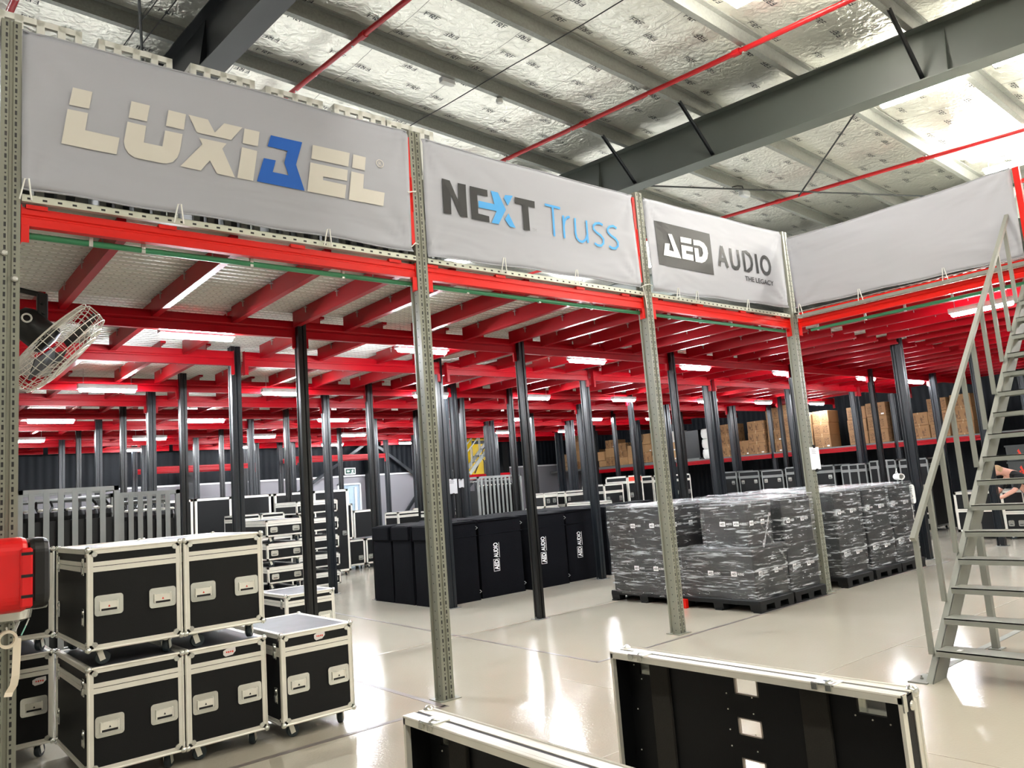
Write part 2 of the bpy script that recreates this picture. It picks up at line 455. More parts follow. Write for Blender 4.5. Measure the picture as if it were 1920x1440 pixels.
def thing(name, label, cat, loc=(0, 0, 0), group=None, rz=0.0):
    o = bpy.data.objects.new(name, None); COL.objects.link(o)
    o.empty_display_size = 0.1
    o.location = loc; o.rotation_euler = (0, 0, rz)
    return tag(o, label, cat, group)

def children(o):
    return KIDS.get(o.name, [])

def dup(o, loc, label, group=None, rz=None):
    def rec(src, parent):
        c = src.copy(); COL.objects.link(c); c.parent = parent
        for ch in src_children[src]:
            rec(ch, c)
        return c
    src_children = {}
    def scan(q):
        src_children[q] = [x for x in bpy.data.objects if x.parent == q] if q not in CACHE else CACHE[q]
        CACHE[q] = src_children[q]
        for ch in src_children[q]: scan(ch)
    scan(o)
    r = rec(o, None)
    r.location = loc; r['label'] = label
    if group: r['group'] = group
    if rz is not None: r.rotation_euler = (0, 0, rz)
    return r
CACHE = {}
KIDS = {}

def roofz(x, y, Z=7.2):
    return Z - 0.047 * x + 0.053 * y

def struct(name, mb, mats, parent=None, **kw):
    return tag(mb.build(name, mats, parent, **kw), kind='structure')

def text_mesh(txt, size, weight=0.0, sx=1.0):
    """flat text outline as (verts, faces) in x/y, starting at the origin"""
    cu = bpy.data.curves.new('t', 'FONT'); cu.body = txt; cu.size = size; cu.offset = weight
    cu.fill_mode = 'FRONT'; cu.resolution_u = 3
    ob = bpy.data.objects.new('t', cu); COL.objects.link(ob)
    dg = bpy.context.evaluated_depsgraph_get(); dg.update()
    me = ob.evaluated_get(dg).to_mesh()
    V = [(v.co.x * sx, v.co.y) for v in me.vertices]; F = [tuple(p.vertices) for p in me.polygons]
    ob.evaluated_get(dg).to_mesh_clear()
    bpy.data.objects.remove(ob); bpy.data.curves.remove(cu)
    return V, F

def text_fit(txt, w, h, weight=0.0):
    V, F = text_mesh(txt, 1.0, weight)
    x0 = min(v[0] for v in V); x1 = max(v[0] for v in V); y0 = min(v[1] for v in V); y1 = max(v[1] for v in V)
    return [((x - x0) / (x1 - x0) * w, (y - y0) / (y1 - y0) * h) for x, y in V], F

def ribbon(pts, w):
    """flat stroke along a polyline in a plane -> (verts, faces)"""
    P = [Vector(p) for p in pts]; V = []; F = []; n = len(P)
    closed = (P[0] - P[-1]).length < 1e-6
    for i, p in enumerate(P):
        if closed:
            a = P[i - 1] if i > 0 else P[-2]; b = P[i + 1] if i < n - 1 else P[1]
        else:
            a = P[max(0, i - 1)]; b = P[min(n - 1, i + 1)]
        d = (b - a).normalized(); nrm = Vector((-d.y, d.x))
        V += [tuple(p + nrm * w / 2), tuple(p - nrm * w / 2)]
    for i in range(n - 1):
        F.append((2 * i, 2 * i + 1, 2 * i + 3, 2 * i + 2))
    return V, F

# ------------------------------------------------------------------ setting: floor, walls, roof
X0, X1, Y0, Y1 = -9.0, 20.5, -13.0, 18.4
f = MB(); f.box((X0, Y0, -0.1), (X1, Y1, 0.0)); struct('floor', f, 'floor')

def wall(name, p, q, zlo, zhi, matk, t=0.1):
    """wall from p to q (plan), top following zhi (number or 'roof')"""
    p = Vector(p); q = Vector(q); d = (q - p).normalized(); nrm = Vector((d.y, -d.x)) * t
    za, zb = (roofz(p.x, p.y, 7.55), roofz(q.x, q.y, 7.55)) if zhi == 'roof' else (zhi, zhi)
    V = [(p.x, p.y, zlo), (q.x, q.y, zlo), (q.x + nrm.x, q.y + nrm.y, zlo), (p.x + nrm.x, p.y + nrm.y, zlo),
         (p.x, p.y, za), (q.x, q.y, zb), (q.x + nrm.x, q.y + nrm.y, zb), (p.x + nrm.x, p.y + nrm.y, za)]
    w = MB(); w.add(V, [(0, 1, 2, 3), (4, 5, 6, 7), (0, 1, 5, 4), (1, 2, 6, 5), (2, 3, 7, 6), (3, 0, 4, 7)])
    return struct(name, w, matk)
# back wall with an opening for the door (x 8.5..9.36, z 0..2.24)
DX0, DX1, DZ = 8.5, 9.38, 2.24
b = MB()
b.box((X0, Y1 - 0.02, 0), (DX0, Y1 + 0.1, 2.48)); b.box((DX1, Y1 - 0.02, 0), (X1, Y1 + 0.1, 2.48)); b.box((DX0, Y1 - 0.02, DZ), (DX1, Y1 + 0.1, 2.48))
struct('wall_back_lower', b, 'wall_light')
wall('wall_back', (X0, Y1), (X1, Y1), 2.48, 'roof', 'wall_dark', -0.1)
t = MB(); t.box((X0, Y1 - 0.06, 2.46), (X1, Y1 - 0.02, 2.51)); struct('trim_1', t, 'trim_white')
wall('wall_right', (X1, Y0), (X1, Y1), 0, 'roof', 'wall_dark', 0.1)
wall('wall_left', (X0, Y0), (X0, Y1), 0, 'roof', 'wall_grey', -0.1)
wall('wall_front', (X0, Y0), (X1, Y0), 0, 'roof', 'wall_grey', 0.1)

# door with its lit glass, and the frame
d = MB(); d.box((DX0 + 0.04, Y1 + 0.0, 0), (DX1 - 0.04, Y1 + 0.05, DZ - 0.04)); dr = struct('door_1', d, 'glass_door')
d = MB(); d.box((8.66, Y1 - 0.012, 1.5), (8.9, Y1 - 0.0, 1.98)); d.build('vision_panel', mat('lit_glass', (250, 252, 255), 0.2, emit=(240, 250, 255), estr=2.2), dr)
d = MB(); d.box((DX0, Y1 - 0.05, 0), (DX0 + 0.05, Y1 + 0.06, DZ)); d.box((DX1 - 0.05, Y1 - 0.05, 0), (DX1, Y1 + 0.06, DZ)); d.box((DX0, Y1 - 0.05, DZ - 0.05), (DX1, Y1 + 0.06, DZ))
d.build('door_frame', 'trim_white', dr)
d = MB(); d.box((9.14, Y1 - 0.06, 1.0), (9.2, Y1 - 0.01, 2.1)); d.build('push_bar', 'white', dr)

# exit sign above the door
r = thing('exit_sign', 'green emergency exit sign above the grey door', 'sign', (8.98, Y1 - 0.05, 2.56))
s_ = MB(); s_.box((-0.2, -0.03, -0.02), (0.2, 0.02, 0.2)); s_.build('case', 'white', r)
s_ = MB(); s_.box((-0.17, -0.036, 0.01), (0.17, -0.03, 0.17)); pl = s_.build('panel', mat('exit_green', (24, 70, 58), 0.4), r)
s_ = MB(); s_.prism([(-0.13, 0.09), (-0.08, 0.05), (-0.08, 0.075), (-0.02, 0.075), (-0.02, 0.105), (-0.08, 0.105), (-0.08, 0.13)], 'y', -0.039, -0.036)
s_.build('arrow', 'logo_white', pl)
s_ = MB(); s_.lathe([(0.012, 0), (0.012, 0.003)], (0.1, -0.039, 0.142), (0, 1, 0), 10); s_.prism([(0.03, 0.02), (0.06, 0.07), (0.05, 0.12), (0.11, 0.128), (0.125, 0.08), (0.1, 0.1), (0.1, 0.07), (0.13, 0.02), (0.11, 0.02), (0.08, 0.06), (0.05, 0.02)], 'y', -0.039, -0.036)
s_.build('running_figure', 'logo_white', pl)

# painted lines and saw cuts in the floor
def strip(name, p, q, w, mk, z=0.0015):
    p = Vector((p[0], p[1], 0)); q = Vector((q[0], q[1], 0)); d = (q - p).normalized(); n = Vector((-d.y, d.x, 0)) * w / 2
    s = MB(); s.add([p - n, q - n, q + n, p + n, p - n + Vector((0, 0, z)), q - n + Vector((0, 0, z)), q + n + Vector((0, 0, z)), p + n + Vector((0, 0, z))],
                    [(0, 3, 2, 1), (4, 5, 6, 7), (0, 1, 5, 4), (1, 2, 6, 5), (2, 3, 7, 6), (3, 0, 4, 7)])
    return struct(name, s, mk)
strip('trim_2', (-3.2, -0.13), (-0.05, -0.13), 0.055, 'line')
strip('trim_3', (-0.075, -0.13), (-0.075, 6.6), 0.055, 'line')
strip('trim_4', (1.64, -0.14), (6.1, -0.13), 0.04, 'line')
strip('trim_5', (1.66, -0.14), (1.9, 6.2), 0.035, 'line')
strip('trim_6', (6.3, -0.05), (9.6, -0.2), 0.03, 'line')
strip('trim_7', (-1.0, -1.9), (7.5, -2.2), 0.012, 'joint', 0.001)
strip('trim_8', (1.05, -4.6), (1.05, -0.3), 0.012, 'joint', 0.001)
strip('trim_9', (0.6, 2.2), (12.0, 2.2), 0.05, 'joint', 0.001)
strip('trim_10', (2.75, -2.69), (5.6, -2.71), 0.06, 'steel_stair', 0.003)
strip('trim_11', (3.6, -12.0), (3.6, -2.0), 0.012, 'joint', 0.001)

# roof foil, pillowed between the purlins, with its printed marks
PUR = [-0.68 + 1.47 * k for k in range(-8, 13)]
def foil_z(x, y):
    ph = ((y + 0.68) / 1.47) % 1.0
    sag = -0.055 * (math.sin(PI * ph) ** 0.7)
    wr = 0.018 * noise.noise(Vector((x * 1.3, y * 2.0, 0.3))) + 0.01 * noise.noise(Vector((x * 4, y * 5, 1.3)))
    return roofz(x, y, 7.42) + sag + wr
NX, NY = 150, 210
cm = MB(); V = []; F = []
for j in range(NY + 1):
    y = Y0 - 0.1 + (Y1 - Y0 + 0.2) * j / NY
    for i in range(NX + 1):
        x = X0 - 0.1 + (X1 - X0 + 0.2) * i / NX
        V.append((x, y, foil_z(x, y)))
for j in range(NY):
    for i in range(NX):
        a = j * (NX + 1) + i
        F.append((a, a + 1, a + NX + 2, a + NX + 1))
cm.add(V, F)
def frf(px, py, flip, sc_=1.0):
    u = 0.012
    def q(x0, y0, x1, y1):
        P = [(x0, y0), (x1, y0), (x1, y1), (x0, y1)]
        out = []
        for a, c in P:
            a *= sc_; c *= sc_
            if flip: a, c = -a, -c
            # read from below: mirror x in plan
            X, Y = px + a, py - c
            out.append((X, Y, foil_z(X, Y) - 0.012))
        cm.add(out, [(0, 1, 2, 3)], 1)
    def Fq(o):
        q(o, 0, o + u, .075); q(o, .063, o + .055, .075); q(o, .033, o + .045, .044)
    Fq(0); Fq(0.15)
    q(.075, 0, .075 + u, .075); q(.075, .063, .125, .075); q(.075, .033, .125, .044); q(.118, .036, .13, .072); q(.1, 0, .113, .036); q(.11, .0, .13, .018)
for k in range(-9, 30):
    for j in range(-13, 30):
        x = -3.0 + k * 0.62 + 0.12 * (j % 2); y = -4.3 + j * 0.49 + 0.08 * math.sin(k * 1.7)
        if x < -8 or x > 15 or y > 9 or y < -10: continue
        frf(x, y, (k + j) % 2 == 0)
struct('ceiling', cm, ['foil', 'ink2'], smooth=True, fix=False)

# purlins
for k, y in enumerate(PUR):
    if y < Y0 + 0.2 or y > Y1 - 0.2: continue
    def P(x, dy, dz): return (x, y + dy, roofz(x, y) + dz)
    sec = [(0, 0), (0.075, 0), (0.075, 0.02), (0.012, 0.02), (0.012, 0.18), (-0.06, 0.18), (-0.06, 0.2), (0.0, 0.2)]
    mb = MB(); n = len(sec)
    V = [P(X0, *q) for q in sec] + [P(X1, *q) for q in sec]
    mb.add(V, [tuple(range(n - 1, -1, -1)), tuple(range(n, 2 * n))] + [(i, (i + 1) % n, n + (i + 1) % n, n + i) for i in range(n)])
    o = mb.build('roof_purlin', 'purlin')
    nm = ORD[k - 0] if k < 30 else 'last'
    tag(o, 'galvanised roof purlin under the silver foil, %s counted from the hall front wall' % nm, 'purlin', 'purlins under the roof foil')

# rafters
def rafter(x0, mk, label, up=0.0):
    def pt(y, dx, dz): return Vector((x0 - 0.037 * y + dx, y, roofz(x0 - 0.037 * y, y) - 0.002 + dz))
    r = thing('roof_rafter', label, 'roof beam', tuple(pt(Y0, 0, 0)))
    o0 = pt(Y0, 0, 0)
    def mem(dx0, dx1, dz0, dz1):
        mb = MB(); V = []
        for y in (Y0 + 0.05, Y1 - 0.05):
            for dx, dz in ((dx0, dz0), (dx1, dz0), (dx1, dz1), (dx0, dz1)):
                V.append(pt(y, dx, dz) - o0)
        return mb.add(V, [(0, 1, 2, 3), (7, 6, 5, 4), (0, 4, 5, 1), (1, 5, 6, 2), (2, 6, 7, 3), (3, 7, 4, 0)])
    mem(-0.006, 0.006, -0.66, -0.012).build('web', mk, r)
    mem(-0.12, 0.12, -0.014, 0.0).build('top_flange', mk, r)
    mem(-0.13, 0.15, -0.675, -0.66).build('bottom_flange', mk, r)
    for y in (-8.0, -5.6, -2.45, 3.0, 9.0, 14.0):
        s = MB(); s.add([pt(y, -0.1, -0.655) - o0, pt(y + 0.012, -0.1, -0.655) - o0, pt(y + 0.012, -0.006, -0.655) - o0, pt(y, -0.006, -0.655) - o0,
                         pt(y, -0.012, -0.015) - o0, pt(y + 0.012, -0.012, -0.015) - o0, pt(y + 0.012, -0.006, -0.015) - o0, pt(y, -0.006, -0.015) - o0],
                        [(0, 3, 2, 1), (4, 5, 6, 7), (0, 1, 5, 4), (1, 2, 6, 5), (2, 3, 7, 6), (3, 0, 4, 7)])
        s.build('stiffener', mk, r)
    return pt
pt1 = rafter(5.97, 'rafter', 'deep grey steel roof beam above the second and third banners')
pt2 = rafter(-0.62, 'rafter_shaded', 'dark grey steel roof beam above the first banner')
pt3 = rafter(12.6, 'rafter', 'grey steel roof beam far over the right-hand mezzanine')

# flange braces from purlin to the foot of the rafter
for i, (y, lb) in enumerate(((2.26, 'nearest the second banner'), (0.79, 'midway along the beam'), (-2.15, 'nearest the lit end of the beam'))):
    a = pt1(y, -0.02, -0.62); bq = pt1(y, -0.72, 0.05)
    mb = MB(); mb.bar(a, bq, 0.045, 0.012); mb.bar(a + Vector((0.0, 0.02, 0)), bq + Vector((0, 0.02, 0)), 0.008, 0.05)
    tag(mb.build('flange_brace', 'rafter_shaded'), 'thin diagonal brace on the grey roof beam, %s' % lb, 'brace', 'diagonal braces on the roof beam')
# bracing rods
def rod(p, q, r, lb):
    mb = MB(); mb.path([p, q], r, 8)
    tag(mb.build('bracing_rod', 'rafter_shaded'), lb, 'rod')
rod((7.5, -0.68, 6.82), (8.65, 1.0, 6.3), 0.013, 'thin diagonal bracing rod crossing the foil right of the roof beam')
rod(pt1(2.3, 0.05, -0.62), (11.6, -0.4, 6.35), 0.014, 'thin bracing rod running level above the third and the plain banner')

# sprinkler pipes
def pipe(x0, lb, r=0.034):
    def P(y, dz=0.0): return Vector((x0 - 0.047 * y, y, roofz(x0, y) - 0.06 + dz))
    t0 = P(0)
    t = thing('sprinkler_pipe', lb, 'pipe', tuple(t0), 'red sprinkler pipes')
    mb = MB(); mb.path([P(Y0 + 0.2) - t0, P(Y1 - 0.3) - t0], r, 12); mb.build('pipe', 'pipe_red', t, smooth=True)
    y = -11.0
    while y < 16:
        a = P(y) - t0; bq = P(y + 0.1) - t0
        mb = MB(); mb.path([a, bq], r * 1.35, 12); mb.build('coupling', 'pipe_red', t, smooth=True)
        y += 2.6
    for y in PUR[1:-1]:
        if Y0 + 0.5 < y < Y1 - 0.5:
            a = P(y + 0.04) - t0
            mb = MB(); mb.path([a, a + Vector((0, 0, 0.1))], 0.007, 6); mb.path([a + Vector((0, 0, -0.04)), a + Vector((0, 0, 0.05))], r * 0.5, 8)
            mb.build('hanger', 'hook', t)
pipe(4.62, 'red sprinkler pipe passing over the second banner')
pipe(9.92, 'red sprinkler pipe crossing behind the top of the third and plain banners')
pipe(0.9, 'dark red sprinkler pipe dropping behind the first banner')
pipe(-2.35, 'dark red sprinkler pipe at the far upper left corner', 0.04)

# black cables under the foil
def cable(x, y0, y1, lb):
    pts = [(x - 0.047 * y, y, roofz(x, y) - 0.03 - 0.006 * math.sin(y * 3)) for y in [y0 + (y1 - y0) * i / 20 for i in range(21)]]
    mb = MB(); mb.path(pts, 0.007, 6); tag(mb.build('roof_cable', 'cable'), lb, 'cable')
cable(2.75, -9, 4.2, 'thin black cable strung under the foil above the first banner end')
cable(-1.0, -9, 6.0, 'black cable hanging close beside the dark roof beam')
cable(-1.16, -9, 6.0, 'second black cable hanging left of the dark roof beam')
rod((-1.75, 2.0, roofz(-1.75, 2.0)), (-1.2, 3.9, roofz(-1.2, 3.9) - 0.35), 0.016, 'black diagonal rod at the upper left over the white crates')

# strip lamps and panels on the hall roof
def strip_lamp(x, y, ln, lb, w=0.1, mk='tube_hall'):
    p = Vector((x, y, roofz(x, y) - 0.02))
    t = thing('strip_lamp', lb, 'ceiling lamp', tuple(p), 'strip lamps on the hall roof')
    dz = 0.053 * ln
    mb = MB(); mb.bar((0, 0, 0.0), (-0.047 * ln, ln, dz), 0.05 if w < 0.2 else w * 0.5, 0.03); mb.build('housing', 'lamp_body', t)
    mb = MB(); mb.bar((0, 0.03, -0.06), (-0.047 * ln, ln - 0.03, dz - 0.06), w, 0.04); mb.build('tube', mk, t)
    mb = MB()
    for yy in (0.1, ln - 0.1): mb.bar((-0.047 * yy, yy, 0.053 * yy), (-0.047 * yy, yy, 0.053 * yy + 0.12), 0.02, 0.004)
    mb.build('hanger', 'hook', t)
    return t
HALL = []
for ix, x in enumerate((-4.1, -0.25, 3.62, 7.52, 11.4, 15.3)):
    for y in (-2.1, -3.55, -5.0, -6.5, -8.0, -9.4, -10.9):
        HALL.append((x, y, 1.08))
HALL += [(7.52, -0.62 - 0.45, 0.0)]
n_ = 0
for x, y, ln in HALL:
    if ln == 0: continue
    if x < 2 and y > -3.5: continue      # dark bays over the first banner
    if x == 3.62 and y > -6: continue
    row = {-4.1: 'far left', -0.25: 'left', 3.62: 'middle', 7.52: 'right', 11.4: 'far right', 15.3: 'last'}[x]
    k = int(round((-2.1 - y) / 1.47))
    strip_lamp(x, y, ln, 'white strip lamp in the %s row on the foil roof, %s from the mezzanine' % (row, ORD[max(0, k)]))
strip_lamp(10.45, -2.15, 1.1, 'broad glaring lamp above the plain banner', 0.62)
strip_lamp(3.7, -2.0, 0.9, 'broad bright lamp at the upper edge between two purlins', 0.3)

for x in (-4.1, -0.25, 3.62, 7.52, 11.4, 15.3):
    for k, y in enumerate((6.0, 8.9, 11.8, 14.8)):
        strip_lamp(x, y, 1.3, 'strip lamp on the roof above the upper deck, %s row behind the banners, %s column' % (ORD[k], {-4.1: 'first', -0.25: 'second', 3.62: 'third', 7.52: 'fourth', 11.4: 'fifth', 15.3: 'sixth'}[x]), 0.14, 'tube_upper')
# small roof fittings
r = thing('detector', 'small white smoke detector with a black collar under the purlin', 'smoke detector', (3.13, 2.33, roofz(3.13, 2.33) - 0.02))
mb = MB(); mb.lathe([(0.05, 0.0), (0.055, -0.03), (0.04, -0.055), (0.01, -0.06)], (0, 0, 0)); mb.build('base', 'white', r, smooth=True)
mb = MB(); mb.path([(0.055 * math.cos(a) + 0.02, 0, 0.03 + 0.04 * math.sin(a)) for a in [i * PI / 8 for i in range(-1, 12)]], 0.008, 6); mb.build('collar', 'cable', r)
r = thing('junction_box', 'white junction box on the purlin above the first banner end', 'electrical box', (2.25, 2.36, roofz(2.25, 2.36) - 0.06))
mb = MB(); mb.cbox((-0.11, -0.04, 0), (0.11, 0.04, 0.06), 0.008); mb.build('body', 'lamp_body', r)
mb = MB(); mb.cbox((-0.11, -0.045, -0.012), (0.11, 0.045, 0.0), 0.004); mb.build('lid', 'white', r)
r = thing('small_camera', 'white box with black cable under the foil above the third banner', 'electrical box', (8.92, 2.2, roofz(8.92, 2.2) - 0.14))
mb = MB(); mb.cbox((-0.12, -0.06, 0), (0.12, 0.06, 0.12), 0.02); mb.build('body', 'lamp_body', r)
mb = MB(); mb.path([(0.0, 0, 0.12), (-0.05, 0, 0.2), (-0.15, 0.03, 0.2), (-0.3, 0.05, 0.15)], 0.012, 6); mb.build('lead', 'cable', r)

# ------------------------------------------------------------------ mezzanine: uprights
def make_upright(mk, h, w, d, label, group, loc, plate=True):
    r = thing('rack_upright', label, 'post', loc, group)
    half = [(-w / 2, 0), (-0.013, 0), (-0.007, 0.012), (0.007, 0.012), (0.013, 0), (w / 2, 0),
            (w / 2, d * 0.5), (w / 2 - 0.012, d * 0.56), (w / 2 - 0.012, d * 0.8), (w / 2, d * 0.86), (w / 2, d),
            (-w / 2, d), (-w / 2, d * 0.86), (-w / 2 + 0.012, d * 0.8), (-w / 2 + 0.012, d * 0.56), (-w / 2, d * 0.5)]
    mb = MB(); mb.prism(half, 'z', 0.006 if plate else 0, h); mb.build('column', mk, r)
    mb = MB(); mb.box((-w / 2 - 0.045, -0.035, 0), (w / 2 + 0.045, d + 0.02, 0.006))
    for sx in (-1, 1):
        mb.lathe([(0.011, 0.006), (0.011, 0.02), (0.006, 0.02), (0.006, 0.034)], (sx * (w / 2 + 0.026), d * 0.5, 0), n=8)
    mb.build('base_plate', 'alu_dull' if mk != 'post_beige' else mk, r)
    return r
FX = [(-3.012, 0.0), (0.062, 0.0), (3.09, -0.02), (6.13, -0.05)]
names = ['at the far left edge', 'between the first and second banners', 'between the second and third banners', 'at the inner corner beside the plain banner']
make_upright('post_beige', 4.93, 0.112, 0.125, 'beige perforated upright mostly cut off by the left picture edge', 'beige uprights carrying the banners', (-3.14, -0.01, 0), plate=False)
for (x, y), nm in zip(FX, names):
    r = make_upright('post_beige', 4.93, 0.112, 0.125, 'tall beige perforated upright %s' % nm, 'beige uprights carrying the banners', (x, y, 0))
# bolts on the left post
mb = MB(); mb.lathe([(0.02, 0), (0.02, -0.012), (0.012, -0.018)], (0, 0, 0), (0, 1, 0), 12)
for (dx, z, lb) in ((-0.03, 3.36, 'upper'), (0.026, 3.2, 'lower')):
    o = mb.build('bolt', 'hook', loc=(FX[0][0] + dx, -0.001, z)); tag(o, 'round bolt head on the far left upright, %s of the pair' % lb, 'bolt')

COLS = [-0.1, 3.0, 6.17, 9.75, 12.9, 16.0]
ROWS = [2.13, 4.08, 6.2, 7.85, 9.66, 11.6, 13.5, 15.4]
KIND = ['post_black', 'post_slate'] * 4
colname = ['leftmost', 'second', 'third', 'fourth', 'fifth', 'sixth']
proto = {}
for j, y in enumerate(ROWS):
    for i, x in enumerate(COLS):
        mk = KIND[j]
        lb = '%s post under the mezzanine, %s column of the %s row behind the banners' % ('slim black perforated' if mk == 'post_black' else 'slate grey perforated', colname[i], ORD[j])
        grp = 'posts under the mezzanine'
        if mk not in proto:
            proto[mk] = make_upright(mk, 3.72, 0.095 if mk == 'post_black' else 0.12, 0.1 if mk == 'post_black' else 0.12, lb, grp, (x, y, 0))
        else:
            dup(proto[mk], (x, y, 0), lb, grp)
        if mk == 'post_slate' and i >= 3:
            dup(proto[mk], (x + 0.19, y, 0), 'second slate post of a pair, %s column of the %s row behind the banners' % (colname[i], ORD[j]), grp)
for (x, y, lb) in ((9.78, 0.13, 'broad slate post behind the wrapped pallets'), (9.93, 0.24, 'slate post doubled close behind the broad one by the pallets'),
                   (11.86, -0.28, 'slate post seen through the stair rail'), (15.7, 1.95, 'slim dark post far behind the stair rail'), (11.9, -4.2, 'slate post hidden by the upper stair')):
    dup(proto['post_slate'], (x, y, 0), lb, 'posts under the mezzanine')

# ------------------------------------------------------------------ mezzanine: beams
def make_beam(L, label, group, loc, mk, h, conn=True, z=0.0, axis='x', tabs=False):
    """box beam with a grooved face; origin at its left end, bottom edge"""
    r = thing('rack_beam', label, 'beam', loc, group, rz=0 if axis == 'x' else -PI / 2)
    sec = [(0, 0), (0, h * 0.42), (0.008, h * 0.47), (0.008, h * 0.55), (0, h * 0.6), (0, h * 0.86), (0.018, h * 0.88), (0.018, h), (0.055, h), (0.055, 0)]
    mb = MB(); mb.prism(sec, 'x', 0.005, L - 0.005); mb.build('beam_body', mk, r)
    if conn:
        for s, x in ((1, 0.0), (-1, L)):
            mb = MB()
            mb.box((min(x, x + s * 0.006), -0.012, -0.115), (max(x, x + s * 0.006), 0.06, h + 0.005))
            mb.box((min(x - s * 0.0, x + s * 0.045), -0.016, -0.115), (max(x, x + s * 0.045), -0.011, h * 0.02))
            mb.build('connector', mk, r, bevel=0.002)
    if tabs:
        for x in [L * q for q in tabs]:
            mb = MB(); mb.box((x - 0.06, -0.004, h * 0.97), (x + 0.06, 0.03, h + 0.012)); mb.box((x - 0.06, -0.009, h * 0.88), (x + 0.06, -0.004, h + 0.012)); mb.build('clip', mk, r)
    return r
bn = ['under the first banner', 'under the second banner', 'under the third banner']
for k in range(3):
    xa = FX[k][0] + 0.06; xb = FX[k + 1][0] - 0.06
    make_beam(xb - xa, 'bright red front beam of the mezzanine %s' % bn[k], 'red front beams', (xa, FX[k][1] + 0.02, 3.562), 'red_lit', 0.128, True, tabs=[(0.03, 0.3, 0.63, 0.93), (0.02, 0.29, 0.66, 0.9), (0.02, 0.31, 0.62, 0.9)][k])
make_beam(5.7, 'bright red edge beam running from the corner upright under the plain banner', 'red front beams', (6.09, -0.12, 3.545), 'red_lit', 0.12, True, axis='y')
# inner beams along x, one segment per bay
XB = [-3.05] + COLS + [19.2]
BROW = [2.2, 3.98, 6.28, 7.95, 9.74, 11.68, 13.58, 15.5, 17.6]
bproto = {}
for j, y in enumerate(BROW):
    for i in range(len(XB) - 1):
        xa, xb = XB[i] + 0.05, XB[i + 1] - 0.05
        if j == 1 or j == 3: xb -= 0.01; xa += 0.02
        lb = 'shaded red deck beam in bay %s of the %s beam row behind the front' % (['one', 'two', 'three', 'four', 'five', 'six', 'seven'][i], ORD[j])
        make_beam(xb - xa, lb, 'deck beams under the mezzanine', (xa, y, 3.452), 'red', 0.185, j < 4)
for j, y in enumerate((-4.6, -5.7)):
    for i, (xa, xb) in enumerate(((6.25, 9.7), (10.05, 11.8), (12.0, 19.2))):
        make_beam(xb - xa, 'shaded red deck beam of the right-hand deck, %s bay of the %s row from the corner' % (ORD[i], ORD[j]), 'deck beams under the mezzanine', (xa, y, 3.452), 'red', 0.185, False)

# joists along y
def make_joist(L):
    r = thing('deck_joist', 'x', 'joist', (0, 0, 0), 'joists under the mezzanine deck')
    sec = [(-0.03, 0), (0.03, 0), (0.03, 0.028), (-0.022, 0.028), (-0.022, 0.134), (0.03, 0.134), (0.03, 0.162), (-0.03, 0.162)]
    mb = MB(); mb.prism(sec, 'y', 0, L); mb.build('joist_body', 'red', r)
    n = max(2, int(L / 0.62))
    mb = MB()
    for i in range(n):
        yy = L * (i + 0.5) / n
        for sx in (-1, 1):
            mb.box((sx * 0.045 - 0.004, yy - 0.004, 0.085), (sx * 0.045 + 0.004, yy + 0.004, 0.165)); mb.box((sx * 0.045 - 0.012, yy - 0.02, 0.135), (sx * 0.045 + 0.012, yy + 0.02, 0.14))
    mb.build('deck_hooks', 'hook', r)
    return r
BX = [-2.35, -1.57, -0.8, -0.14, 0.46, 1.36, 2.12, 2.88, 3.44, 4.07, 4.69, 5.32, 5.85] + [6.65 + 0.72 * k for k in range(17)]
BX2 = [-2.5, -1.55, -0.75, 0.2, 1.0, 1.9, 2.5, 3.35, 4.1, 4.85, 5.6] + [6.5 + 0.78 * k for k in range(16)]
BX3 = [-1.75, -0.98, -0.45, 0.42, 1.26, 2.0, 2.7, 3.5, 4.2, 5.0, 5.75] + [6.5 + 0.8 * k for k in range(15)]
edges = [0.08] + BROW
jp = {}
for g in range(len(edges) - 1):
    ya = edges[g] + (0.0 if g == 0 else 0.056); yb = edges[g + 1] - 0.004
    xs = BX if g == 0 else (BX2 if g % 2 else BX3)
    if g >= 4: xs = xs[::1]
    p = make_joist(yb - ya)
    for i, x in enumerate(xs):
        where = 'between the front beam and first beam row' if g == 0 else 'between the %s and %s beam rows' % (ORD[g - 1], ORD[g])
        lb = 'red deck joist %s, %s from the left' % (where, ORD[i])
        if i == 0: p.location = (x, ya, 3.566); p['label'] = lb
        else: dup(p, (x, ya, 3.566), lb)
p = make_joist(5.55)
for i in range(17):
    x = 6.75 + 0.72 * i
    lb = 'long red joist of the right-hand deck, %s from the corner upright' % ORD[i]
    if i == 0: p.location = (x, -5.6, 3.566); p['label'] = lb
    else: dup(p, (x, -5.6, 3.566), lb)

# corrugated deck sheets
def deck(x0, x1, y0, y1, lb, grp):
    mb = MB(); V = []; F = []
    prof = [(0.0, 0.0), (0.03, 0.0), (0.034, 0.02), (0.062, 0.028), (0.094, 0.024)]
    ys = []; y = 0.0
    while y0 + y < y1:
        for dy, dz in prof: ys.append((y + dy, dz))
        y += 0.1
    for yy, dz in ys: V += [(0, yy, dz), (x1 - x0, yy, dz)]
    for i in range(len(ys) - 1): F.append((2 * i, 2 * i + 1, 2 * i + 3, 2 * i + 2))
    mb.add(V, F); L = x1 - x0; W = ys[-1][0]
    mb.box((0, 0, 0.032), (L, W, 0.04))
    o = mb.build('mezzanine_deck', 'deck', loc=(x0, y0, 3.729), fix=False)
    tag(o, lb, 'deck')
deck(-8.9, 19.3, 0.04, 18.2, 'ribbed galvanised deck of the main mezzanine above the red joists', None)
deck(6.12, 19.3, -5.7, 0.0, 'ribbed galvanised deck of the right-hand mezzanine behind the stair', None)

